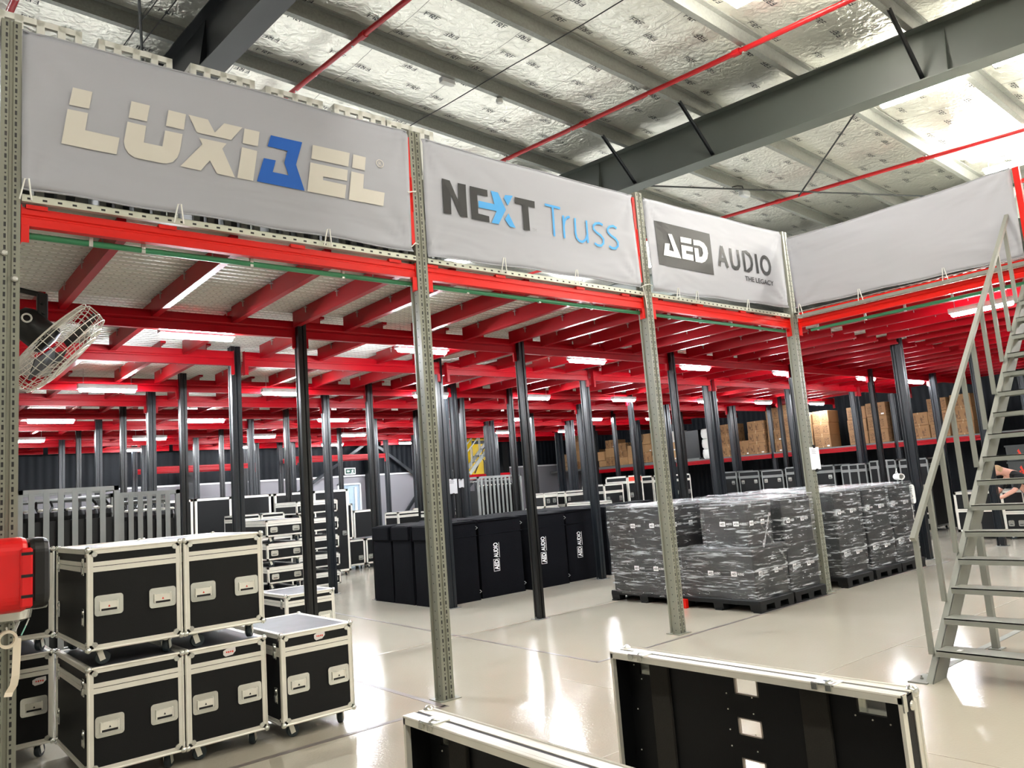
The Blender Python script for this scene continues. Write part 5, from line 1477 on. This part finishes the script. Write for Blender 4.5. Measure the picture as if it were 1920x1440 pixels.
# ------------------------------------------------------------------ papers clipped to posts
def sheet(label, loc, w, h, lines=5):
    r = thing('notice_sheet', label, 'paper', loc, 'paper notices on posts')
    mb = MB(); mb.box((-w / 2, -0.002, 0), (w / 2, 0, h)); mb.build('sheet', 'paper', r)
    mb = MB()
    for k in range(lines): mb.box((-w * 0.3, -0.003, h * (0.9 - 0.05 * k)), (w * (0.1 + 0.05 * (k % 3)), -0.002, h * (0.905 - 0.05 * k) + 0.004))
    mb.build('text_lines', 'print', r)
    mb = MB(); mb.box((-0.02, -0.012, h - 0.012), (0.02, 0.004, h + 0.03)); mb.box((-0.012, -0.012, -0.03), (0.03, 0.004, 0.01)); mb.build('clip', 'black', r)
sheet('white notice sheet clipped to the upright at the inner corner', (6.17, -0.062, 1.61), 0.24, 0.3)
sheet('white notice sheet on the slate posts right of the second upright, larger one', (4.64, 6.24, 1.65), 0.21, 0.27)
sheet('small white notice sheet beside the larger one on the slate posts', (4.84, 6.24, 1.75), 0.12, 0.16, 3)
for x, y in ((4.62, 6.26), (4.83, 6.26)):
    dup(proto['post_slate'], (x, y, 0), 'slate post carrying a paper notice, %s one' % ('left' if x < 4.7 else 'right'), 'posts under the mezzanine')

# ------------------------------------------------------------------ lamp dollies (slatted galvanised frames) at the left
def lamp_dolly(label, loc, w, d, h, nsl, seed):
    r = thing('slatted_dolly', label, 'rack', loc, 'galvanised slatted dollies')
    q = random.Random(seed)
    mb = MB()
    for x in (-w / 2, w / 2 - 0.05):
        for y in (0, d - 0.05): mb.box((x, y, 0.15), (x + 0.05, y + 0.05, h))
    for z in (0.15, h - 0.05):
        for y in (0, d - 0.05): mb.box((-w / 2, y, z), (w / 2, y + 0.05, z + 0.05))
        for x in (-w / 2, w / 2 - 0.05): mb.box((x, 0, z), (x + 0.05, d, z + 0.05))
    mb.build('frame', 'alu_dull', r)
    for k in range(nsl):
        x = -w / 2 + 0.06 + (w - 0.16) * (k + 0.5) / nsl
        mb = MB(); mb.box((x - 0.03, -0.004, 0.17), (x + 0.03, 0.008, h - 0.03)); mb.build('slat', 'alu_dull', r)
    mb = MB(); mb.path([(-w / 2 + 0.05, d * 0.4, h - 0.13), (w / 2 - 0.05, d * 0.4, h - 0.11)], 0.024, 10); mb.path([(-w / 2 + 0.05, d * 0.7, h - 0.12), (w / 2 - 0.05, d * 0.7, h - 0.13)], 0.024, 10); mb.build('hanging_bar', 'alu_dull', r, smooth=True)
    for k in range(nsl + 1):
        x = -w / 2 + 0.08 + (w - 0.18) * k / nsl
        mb = MB(); mb.box((x - 0.055, 0.06, 0.3), (x + 0.055, d - 0.08, h - 0.36)); mb.lathe([(0.05, 0), (0.06, 0.05), (0.05, 0.1)], (x, 0.12, h - 0.36), n=10)
        mb.path([(x, d * 0.4, h - 0.12), (x + 0.05 * q.uniform(-1, 1), d * 0.3, h - 0.2), (x + 0.06 * q.uniform(-1, 1), 0.1, h - 0.3)], 0.014, 6)
        lm = mb.build('stowed_fixture', 'black', r)
        mb = MB(); mb.lathe([(0.034, 0), (0.036, 0.02), (0.02, 0.03)], (x + 0.02, 0.1, h - 0.25), n=10); mb.build('clamp', 'alu', lm, smooth=True)
    for x in (-w / 2 + 0.1, w / 2 - 0.1):
        for y in (0.1, d - 0.1): castor(r, x, y, 0.15)
    return r
lamp_dolly('galvanised slatted frame of stowed fixtures, left one behind the case stack', (-1.86, 4.6, 0), 1.02, 0.75, 2.06, 6, 3)
lamp_dolly('galvanised slatted frame of stowed fixtures, right one behind the case stack', (-0.9, 5.15, 0), 0.82, 0.75, 1.99, 6, 5)
lamp_dolly('far slatted frame with white bars below the stacked cartons', (9.35, 10.7, 0), 1.5, 0.7, 2.03, 10, 9)

# ------------------------------------------------------------------ middle distance cases
GC = 'flight cases under the mezzanine'
def mc(label, loc, w, d, h, **kw):
    kw.setdefault('full', False); kw.setdefault('gap', 0.1)
    return flight_case(label, GC, loc, w, d, h, **kw)
# left low stack, handles to the front
for k in range(4):
    mc('low flight case in the left stack behind the wheeled case, %s from the floor' % ORD[k], (1.53, 6.55, 0.365 * k), 0.62, 1.15, 0.265, lid=0.06, hw=0.12, hh=0.085, hz=0.1 + 0.11, edge=0.03)
# right low stack
for k in range(5):
    mc('low flight case in the right stack beyond the black post, %s from the floor' % ORD[k], (3.06, 8.55, 0.345 * k), 0.86, 1.0, 0.25, lid=0.06, hw=0.12, hh=0.085, hz=0.2, edge=0.03)
for k in range(2):
    mc('small flight case with hanging latches on top of the far left stack, %s one' % ('left' if k == 0 else 'right'), (1.72 + 0.47 * k, 8.6, 1.2), 0.45, 0.6, 0.36, lid=0.1, hand=1, castors=False, gap=0.0, edge=0.03)
mc('tall flight case carrying the two small latched cases', (2.0, 8.6, 0), 1.1, 0.8, 1.1, lid=0.1, edge=0.035)
# tall pale edged cases further back
for k, (x, w) in enumerate(((0.5, 0.75), (1.28, 0.75), (2.1, 0.8), (3.0, 0.85), (3.9, 0.85))):
    mc('tall black flight case in the row before the back wall, %s from the left' % ORD[k], (x + 0.55, 10.75, 0), w, 0.7, 1.84, lid=0, hz=0.95, edge=0.05, hw=0.11, hh=0.11)
# case with two handle pairs and the ones below
mc('upright flight case with two side handles by the door', (5.2, 11.75, 0.74), 0.62, 0.7, 0.86, lid=0, hand=0, edge=0.045, castors=False, gap=0.0)
for z in (0.95, 1.42): pass
r_ = mc('large flight case below the upright case by the door', (5.25, 11.7, 0), 1.05, 0.8, 0.62, lid=0, hz=0.28, edge=0.045, hw=0.13, hh=0.11, vbars=(0.0,))
mc('large flight case right beside the one below the door', (6.3, 11.75, 0), 0.95, 0.8, 0.62, lid=0, hz=0.28, edge=0.045, hw=0.13, hh=0.11)
mc('black flight case behind the upright case near the door', (6.35, 12.65, 0), 0.7, 0.7, 1.3, lid=0.0, hand=0, edge=0.05)
mc('low flight case against the back wall right of the door', (8.1, 13.2, 0), 0.9, 0.7, 1.15, lid=0.12, hand=0, edge=0.05)
mc('second low flight case against the back wall right of the door', (9.1, 13.3, 0), 0.9, 0.7, 1.2, lid=0.12, hand=0, edge=0.05)
# behind the covers
mc('flight case behind the covers with two square handles, left one', (9.12, 8.5, 0.85), 0.45, 0.6, 0.34, lid=0.07, hw=0.11, hh=0.11, edge=0.03, castors=False, gap=0.3)
mc('black base case under the left square-handled case', (9.12, 8.5, 0), 0.5, 0.7, 1.05, lid=0, hand=0, edge=0.03)
mc('long low flight case behind the covers', (10.1, 8.45, 0.85), 1.1, 0.6, 0.34, lid=0.09, hw=0.09, hh=0.1, edge=0.035, castors=False, gap=0.3)
mc('black base case under the long low case', (10.1, 8.45, 0), 1.1, 0.7, 1.05, lid=0, hand=0, edge=0.03)
mc('tall flight case with square handles between the second and third posts', (11.25, 8.4, 0), 0.72, 0.8, 1.48, lid=0.2, hz=1.2, hw=0.12, hh=0.12, edge=0.04)
rc = mc('tall flight case with a red lid panel behind the covers', (12.1, 8.4, 0), 0.6, 0.8, 1.66, lid=0.17, hz=1.25, hw=0.13, hh=0.13, edge=0.05)
mb = MB(); mb.box((-0.25, -0.004, 1.61), (0.25, 0.003, 1.72)); mb.build('lid_panel', 'logo_red', rc, label if False else None)
for k, (x, z) in enumerate(((13.1, 1.72), (13.95, 1.7))):
    mc('tall flight case right of the red-lidded case, %s one' % ['nearer', 'farther'][k], (x, 8.3, 0), 0.78, 0.8, z - 0.1, lid=0.16, hz=1.2, hw=0.12, hh=0.12, edge=0.045)
for k in range(3):
    mc('low flight case at the left end of the dark shelf row, %s from the floor' % ORD[k], (8.6, 6.3, 0.42 * k), 0.6, 0.8, 0.31, lid=0.07, hw=0.1, hh=0.1, edge=0.03)
mc('black flight case at the foot of the yellow stair', (6.3, 9.0, 0), 0.35, 0.7, 1.2, lid=0.1, hand=1, hz=1.0, hw=0.09, hh=0.09, edge=0.03)
mc('second black flight case by the foot of the yellow stair', (6.85, 9.3, 0), 0.6, 0.7, 1.2, lid=0.1, hand=0, edge=0.03)
# row below the carton shelf, facing the camera side (front turned to -x)
ys = [7.6, 6.9, 6.2, 5.5, 4.8, 4.0, 3.3, 2.6]
for k, y in enumerate(ys):
    flight_case('tall black flight case below the carton shelf, %s from the left' % ORD[k], GC, (14.6, y - 0.33, 0), 0.64, 0.8, 1.56 - 0.02 * (k % 3), gap=0.1, lid=0.16, hand=2 if k < 5 else 0, hz=1.35, hw=0.1, hh=0.1, full=False, edge=0.035, rz=-PI / 2, trim='alu_dull', vbars=() if k < 5 else (-0.11, 0.11))
for k in range(3):
    flight_case('low wide flight case behind the stair rail, %s from the floor' % ORD[k], GC, (12.9, 2.3, 0.36 * k), 1.3, 0.7, 0.26, gap=0.1, lid=0.06, hand=2, hw=0.11, hh=0.1, hz=0.2, full=False, edge=0.035, rz=-PI / 2)
flight_case('white edged flight case seen between the stair treads', GC, (12.95, 0.5, 0), 0.78, 0.7, 0.78, gap=0.14, lid=0.36, hand=0, full=False, edge=0.05, rz=-PI / 2)
flight_case('narrow white edged flight case right of the one between the treads', GC, (12.95, -0.15, 0), 0.42, 0.7, 0.78, gap=0.14, lid=0.42, hand=2, hw=0.1, hh=0.11, hz=0.3, full=False, edge=0.05, rz=-PI / 2)

# crates with a red angular mark beside the person
for k in range(5):
    r = thing('plastic_crate', 'dark grey crate with a red angular mark, %s from the top of the stack' % ORD[4 - k], 'crate', (13.75, 0.1, 0.14 + 0.325 * k), 'dark crates with red marks')
    mb = MB(); mb.cbox((0, -0.62, 0), (0.45, 0, 0.315), 0.012); mb.build('body', 'crate_dark', r)
    mb = MB(); mb.box((-0.012, -0.635, 0.285), (0.465, 0.015, 0.318)); mb.build('lid', 'crate_dark', r)
    mb = MB(); o = -0.2 - 0.05 * ((4 - k) // 2)
    mb.prism([(o - 0.0, 0.2), (o - 0.03, 0.235), (o - 0.09, 0.06), (o + 0.03, 0.06), (o + 0.01, 0.14), (o - 0.02, 0.14), (o - 0.01, 0.1), (o - 0.04, 0.1)], 'x', -0.004, 0); mb.build('emblem', 'logo_red', r)
mb = MB(); mb.box((13.7, -0.6, 0), (14.25, 0.15, 0.138)); tag(mb.build('crate_dolly', 'black'), 'low black dolly under the dark crates', 'dolly')

# ------------------------------------------------------------------ right wall rack with cartons
SX = 17.95
SZ = 2.14
cartg = 'cartons on the right wall rack'
for k, (ya, yb) in enumerate(((-2.2, 0.85), (0.95, 4.0), (4.1, 7.8), (7.9, 11.6), (11.7, 15.4))):
    mb = MB(); mb.box((0, 0, 0), (1.1, yb - ya, 0.04)); tag(mb.build('shelf_board', 'shelf', loc=(SX - 0.02, ya, SZ - 0.04)), 'grey shelf board of the right wall rack, %s bay from the right' % ORD[k], 'shelf', 'shelf boards of the wall rack')
    make_beam(yb - ya, 'red beam under the carton shelf on the right wall, %s bay from the right' % ORD[k], 'red beams of the wall rack', (SX - 0.03, yb, SZ - 0.17), 'red', 0.13, False, axis='y')
for k, y in enumerate((0.9, 4.05, 7.85, 11.65, 15.45)):
    dup(proto['post_slate'], (SX + 0.1, y - 0.06, 0), 'slate rack post on the right wall, %s from the right' % ORD[k], 'posts under the mezzanine')
def carton(label, loc, w, d, h, mk='carton', white=False):
    """w along -y, d along +x, origin at its front left corner"""
    r = thing('carton', label, 'carton', loc, cartg)
    mb = MB(); mb.cbox((0, -w, 0), (d, 0, h), 0.011); mb.build('box_body', mk, r)
    mb = MB(); mb.box((-0.0015, -w * 0.53, 0.0), (0.0, -w * 0.47, 0.05)); mb.box((-0.0015, -w * 0.53, h - 0.05), (0.0, -w * 0.47, h)); mb.box((0, -w * 0.53, h - 0.001), (d, -w * 0.47, h + 0.001)); mb.build('packing_tape', 'tan', r)
    if rnd.random() < 0.35:
        mb = MB(); mb.box((-0.0025, -w * 0.9, 0.03), (-0.001, -w * 0.75, 0.07)); mb.build('sticker', 'white', r)
    return r
cols = [(9.72, 0.56, 0.35, 3, 'carton'), (9.08, 0.4, 0.46, 1, 'carton'), (8.66, 0.58, 0.345, 3, 'carton'), (8.02, 0.5, 0.345, 4, 'carton'), (7.42, 0.42, 0.355, 4, 'carton2'), (6.98, 0.5, 0.36, 3, 'carton'),
        (6.42, 0.5, 0.36, 3, 'carton2'), (5.36, 0.55, 0.355, 3, 'carton2'), (4.78, 0.55, 0.37, 3, 'carton2'), (3.7, 0.5, 0.35, 2, 'carton'), (3.15, 0.48, 0.34, 3, 'carton2'), (2.6, 0.5, 0.35, 3, 'carton')]
for k, (y, w, h, n, mk) in enumerate(cols):
    for t in range(n):
        carton('brown carton on the right wall shelf, column %s from the left, %s from the bottom' % (['one', 'two', 'three', 'four', 'five', 'six', 'seven', 'eight', 'nine', 'ten', 'eleven', 'twelve'][k], ORD[t]),
               (SX + rnd.uniform(0, 0.03) + (0.1 if k in (3, 9, 11) else 0), y + rnd.uniform(-0.012, 0.012), SZ + 0.001 + (h + 0.001) * t), w, 0.6, h, mk)
# far part of the shelf, mixed goods
cartg = 'mixed cartons at the far end of the rack'
y = 16.6; k = 0
q = random.Random(11)
while y > 11.95:
    w = q.uniform(0.34, 0.62)
    if y < 12.2: 
        pass
    z = SZ + 0.06; n = q.choice([2, 3, 3, 4]); t = 0
    while t < n:
        h = q.uniform(0.22, 0.42); mk = q.choice(['carton_plain', 'carton_plain', 'carton', 'carton_plain', 'carton_white' if y < 14.3 else 'carton'])
        if 11.65 - w < y - 0.0 < 11.65 + w and False: break
        carton('%s carton in the far mixed pile, heap %s from the left, %s from the bottom' % ('pale' if mk != 'carton_white' else 'white', ['one', 'two', 'three', 'four', 'five', 'six', 'seven', 'eight', 'nine', 'ten', 'eleven', 'twelve', 'thirteen', 'fourteen', 'fifteen', 'sixteen'][k], ORD[t]), (SX + q.uniform(0, 0.12), y, z + 0.001), w, 0.6, h, mk)
        z += h + 0.001; t += 1
    y -= w + 0.03; k += 1
mb = MB(); mb.box((0, 0, 0), (1.1, 7.5, 0.055)); tag(mb.build('shelf_board', 'shelf', loc=(SX - 0.02, 10.6, SZ + 0.0)), 'second thin shelf board under the far mixed cartons', 'shelf', 'shelf boards of the wall rack')
# stacked sacks
for k in range(4):
    mb = MB(); mb.add(*(lambda s_: (s_.v, s_.f))(soft_box(0.62, 0.5, 0.16, 40 + k, 6)))
    tag(mb.build('paper_sack', 'tan', loc=(18.28, 17.1 - 0.06 * (k % 2), 2.197 + 0.165 * k), smooth=True), 'brown paper sack in the pile left of the far cartons, %s from the bottom' % ORD[k], 'sack', 'brown sacks at the far end')
# white roll standing at the end of the far shelf, and black case beside it
r = thing('foam_roll', 'white padded roll standing on the shelf left of the third upright', 'roll', (17.95 + 0.2, 10.35, SZ))
for k in range(3):
    mb = MB(); mb.lathe([(0.15, 0), (0.2, 0.06), (0.21, 0.18), (0.19, 0.3), (0.15, 0.33)], (0, 0, 0.34 * k), n=16); mb.build('padding', 'white', r, smooth=True)
mb = MB(); mb.box((0, -0.62, 0), (0.6, 0, 0.95)); tag(mb.build('dark_crate', 'black', loc=(SX + 0.15, 11.3, SZ + 0.056)), 'dark box standing between the far cartons and the white roll', 'box')
# pedestal fan guard seen before the mixed cartons
def round_fan(label, loc, R):
    r = thing('pedestal_fan', label, 'fan', loc, 'round fans at the back')
    mb = MB()
    for k in range(5): mb.path([((0.02 if k else 0), R * (1 - 0.2 * k) * math.cos(a), R * (1 - 0.2 * k) * math.sin(a)) for a in [i * 2 * PI / 24 for i in range(24)]], 0.012 if k == 0 else 0.004, 5, closed=True)
    for k in range(12):
        a = 2 * PI * k / 12; mb.path([(0, R * math.cos(a), R * math.sin(a)), (0.02, 0, 0)], 0.004, 4)
    mb.build('guard', 'black', r)
    mb = MB(); mb.lathe([(0.06, 0), (0.07, 0.05), (0.05, 0.18)], (0.03, 0, 0), (1, 0, 0), 12); mb.build('motor', 'black', r)
    mb = MB(); mb.path([(0.1, 0, 0), (0.1, 0, -loc[2] + 2.2)], 0.02, 8); mb.lathe([(0.2, 0), (0.18, 0.03)], (0.1, 0, -loc[2] + 2.2), n=14); mb.build('stand', 'black', r)
    return r
round_fan('dark round fan guard in front of the yellow machine', (12.7, 15.45, 2.85), 0.32)
round_fan('dark round fan guard above the far mixed cartons', (17.75, 13.2, 3.15), 0.38)

# yellow machine on a red platform with a small inner stair
r = thing('yellow_machine', 'yellow machine cabinet standing on the red platform at the back', 'machine', (13.25, 16.5, 2.23))
mb = MB(); mb.cbox((-0.42, 0, 0), (0.42, 0.7, 1.3), 0.02); mb.build('cabinet', 'yellow', r)
mb = MB(); mb.box((0.05, -0.012, 0.0), (0.42, 0.0, 0.5)); mb.box((-0.4, -0.012, 1.08), (0.2, 0.0, 1.2)); mb.box((-0.42, -0.02, 0.62), (0.42, 0, 0.66)); mb.build('dark_panel', 'crate_dark', r)
mb = MB(); mb.bar((-0.38, -0.02, 0.05), (-0.05, -0.02, 0.6), 0.03, 0.03); mb.build('strut', 'black', r)
r = thing('back_platform', 'red edged platform at the back below the yellow machine', 'platform', (12.9, 16.2, 0))
mb = MB(); mb.box((-1.1, 0, 2.17), (1.3, 1.3, 2.22)); mb.build('deck', 'shelf', r)
mb = MB(); mb.box((-1.1, -0.05, 2.05), (1.3, 0.0, 2.23)); mb.build('edge_beam', 'red', r)
for x in (-1.05, -0.2, 1.2):
    mb = MB(); mb.box((x - 0.05, -0.03, 0), (x + 0.05, 0.07, 2.05)); mb.build('leg', 'post_slate', r)
mb = MB(); mb.bar((-1.0, 0.02, 1.4), (-0.25, 0.02, 2.05), 0.06, 0.06); mb.bar((-0.15, 0.02, 1.2), (0.5, 0.02, 2.05), 0.06, 0.06); mb.build('brace', 'post_slate', r)
r = thing('inner_stair', 'grey steel stair with rails climbing from the red platform at the back', 'stair', (12.1, 15.75, 2.25))
for y in (0.0, 0.4):
    mb = MB(); mb.bar((0, y, 0), (1.55, y, 1.5), 0.04, 0.12); mb.build('stringer', 'steel_stair', r)
    mb = MB(); mb.bar((-0.25, y, 0.55), (1.25, y, 2.0), 0.035, 0.035); mb.build('handrail', 'steel_stair', r)
    for k in range(4):
        mb = MB(); mb.box((0.1 + 0.36 * k, y - 0.012, 0.1 + 0.35 * k), (0.124 + 0.36 * k, y + 0.012, 0.88 + 0.35 * k)); mb.build('baluster', 'steel_stair', r)
for k in range(6):
    mb = MB(); mb.box((0.1 + 0.23 * k, 0, 0.18 + 0.22 * k), (0.3 + 0.23 * k, 0.4, 0.2 + 0.22 * k)); mb.build('tread', 'steel_stair', r)

# second rack line with red beams near the back wall, and wall bracing
for k, (xa, xb, z, y) in enumerate(((1.9, 4.75, 2.78, 15.9), (5.95, 8.95, 2.92, 15.9))):
    make_beam(xb - xa, 'bright red rack beam in front of the dark back wall, %s one' % ['left', 'right'][k], 'red beams near the back wall', (xa, y, z), 'red', 0.14, True)
    make_beam(xb - xa, 'bright red rack beam close behind the first one, %s bay' % ['left', 'right'][k], 'red beams near the back wall', (xa, y + 0.9, z), 'red', 0.14, False)
    for j, x in enumerate((xa - 0.06, xb + 0.06)):
        for yy, w_ in ((y, 'front'), (y + 0.9, 'rear')):
            dup(proto['post_slate'], (x, yy - 0.02, 0), 'slate rack post at the back wall, %s end of the %s bay, %s one' % (['left', 'right'][j], ['left', 'right'][k], w_), 'posts under the mezzanine')
for k, (a, b_) in enumerate((((7.0, 18.2, 2.0), (9.6, 18.2, 3.6)), ((12.2, 18.2, 1.9), (9.8, 18.2, 3.6)), ((10.5, 18.2, 0.5), (12.3, 18.2, 2.6)))):
    mb = MB(); mb.bar(a, b_, 0.09, 0.09); tag(mb.build('wall_brace', 'post_slate'), 'dark diagonal wall brace by the exit door, %s' % ['left one', 'right one', 'lower one'][k], 'brace', 'diagonal braces on the back wall')
for k, x in enumerate((3.7, 9.7, 15.6)):
    mb = MB(); mb.box((x - 0.15, 18.05, 0), (x + 0.15, 18.37, 7.5)); tag(mb.build('wall_column', 'rafter_shaded'), 'dark steel column against the back wall, %s from the left' % ORD[k], 'column', 'columns at the back wall')

# ------------------------------------------------------------------ person bending by the dark crates
def skin_mesh(name, nodes, edges, mk, parent=None, sub=2):
    me = bpy.data.meshes.new(name); me.from_pydata([n[0] for n in nodes], edges, []); me.materials.append(M[mk])
    o = bpy.data.objects.new(name, me); COL.objects.link(o); o.parent = parent
    sk = o.modifiers.new('skin', 'SKIN')
    for i, n in enumerate(nodes):
        me.skin_vertices[0].data[i].radius = (n[1], n[2] if len(n) > 2 else n[1])
    me.skin_vertices[0].data[0].use_root = True
    s = o.modifiers.new('sub', 'SUBSURF'); s.levels = sub; s.render_levels = sub
    return o
r = thing('person', 'person in a black shirt bending forward behind the stair beside dark crates', 'person', (12.75, -0.55, 0))
hd = Vector((-0.42, 0.42, 1.3))
nodes = [((0, 0, 0.93), 0.14, 0.12), ((-0.1, 0.09, 1.08), 0.135, 0.115), ((-0.2, 0.2, 1.2), 0.15, 0.11), ((-0.29, 0.29, 1.27), 0.075, 0.075), ((-0.36, 0.36, 1.31), 0.085, 0.09), ((-0.44, 0.43, 1.3), 0.09, 0.1), ((-0.5, 0.48, 1.27), 0.06, 0.06),
         ((-0.05, -0.06 + 0.0, 0.86), 0.1), ((-0.02, -0.1, 0.48), 0.07), ((0.06, -0.12, 0.08), 0.05), ((-0.08, -0.16, 0.04), 0.04),
         ((0.08, 0.06, 0.86), 0.1), ((0.1, 0.1, 0.48), 0.07), ((0.16, 0.1, 0.08), 0.05), ((0.03, 0.16, 0.04), 0.04),
         ((-0.34, 0.06, 1.18), 0.06), ((-0.46, 0.12, 0.95), 0.045), ((-0.56, 0.3, 0.84), 0.035), ((-0.6, 0.36, 0.82), 0.03),
         ((-0.07, 0.34, 1.18), 0.06), ((-0.14, 0.48, 0.95), 0.045), ((-0.34, 0.54, 0.84), 0.035), ((-0.4, 0.55, 0.82), 0.03)]
edges_ = [(0, 1), (1, 2), (2, 3), (3, 4), (4, 5), (5, 6), (0, 7), (7, 8), (8, 9), (9, 10), (0, 11), (11, 12), (12, 13), (13, 14), (2, 15), (15, 16), (16, 17), (17, 18), (2, 19), (19, 20), (20, 21), (21, 22)]
skin_mesh('body', nodes, edges_, 'skin', r)
sh = [(n[0], n[1] + 0.018, (n[2] if len(n) > 2 else n[1]) + 0.018) for n in nodes]
skin_mesh('shirt', [sh[0], sh[1], sh[2], ((-0.29, 0.29, 1.27), 0.098, 0.098), sh[15], sh[16], sh[19], sh[20]], [(0, 1), (1, 2), (2, 3), (2, 4), (4, 5), (2, 6), (6, 7)], 'shirt', r)
skin_mesh('trousers', [((0, 0, 0.95), 0.155, 0.135)] + sh[7:9] + [((0.055, -0.12, 0.12), 0.068)] + sh[11:13] + [((0.155, 0.1, 0.12), 0.068)], [(0, 1), (1, 2), (2, 3), (0, 4), (4, 5), (5, 6)], 'ink2', r)
mb = MB()
for s in (-1, 1): mb.ball(hd + Vector((-0.085 + 0.03 * s, 0.075 + 0.03 * s, 0.01)), 0.012, 6)
mb.build('eyes', 'ink', r)
mb = MB(); mb.lathe([(0.02, -0.02), (0.022, 0.02), (0.008, 0.05)], hd + Vector((-0.1, 0.08, -0.03)), Vector((-0.7, 0.7, 0)), 8); mb.build('nose', 'skin', r, smooth=True)
mb = MB(); mb.lathe([(0.09, 0.0), (0.098, 0.04), (0.085, 0.085), (0.04, 0.108), (0.005, 0.112)], hd + Vector((0.02, -0.02, 0.0)), Vector((0.35, -0.35, 0.85)), 14); mb.build('hair', 'tan', r, smooth=True)

bpy.context.view_layer.update()
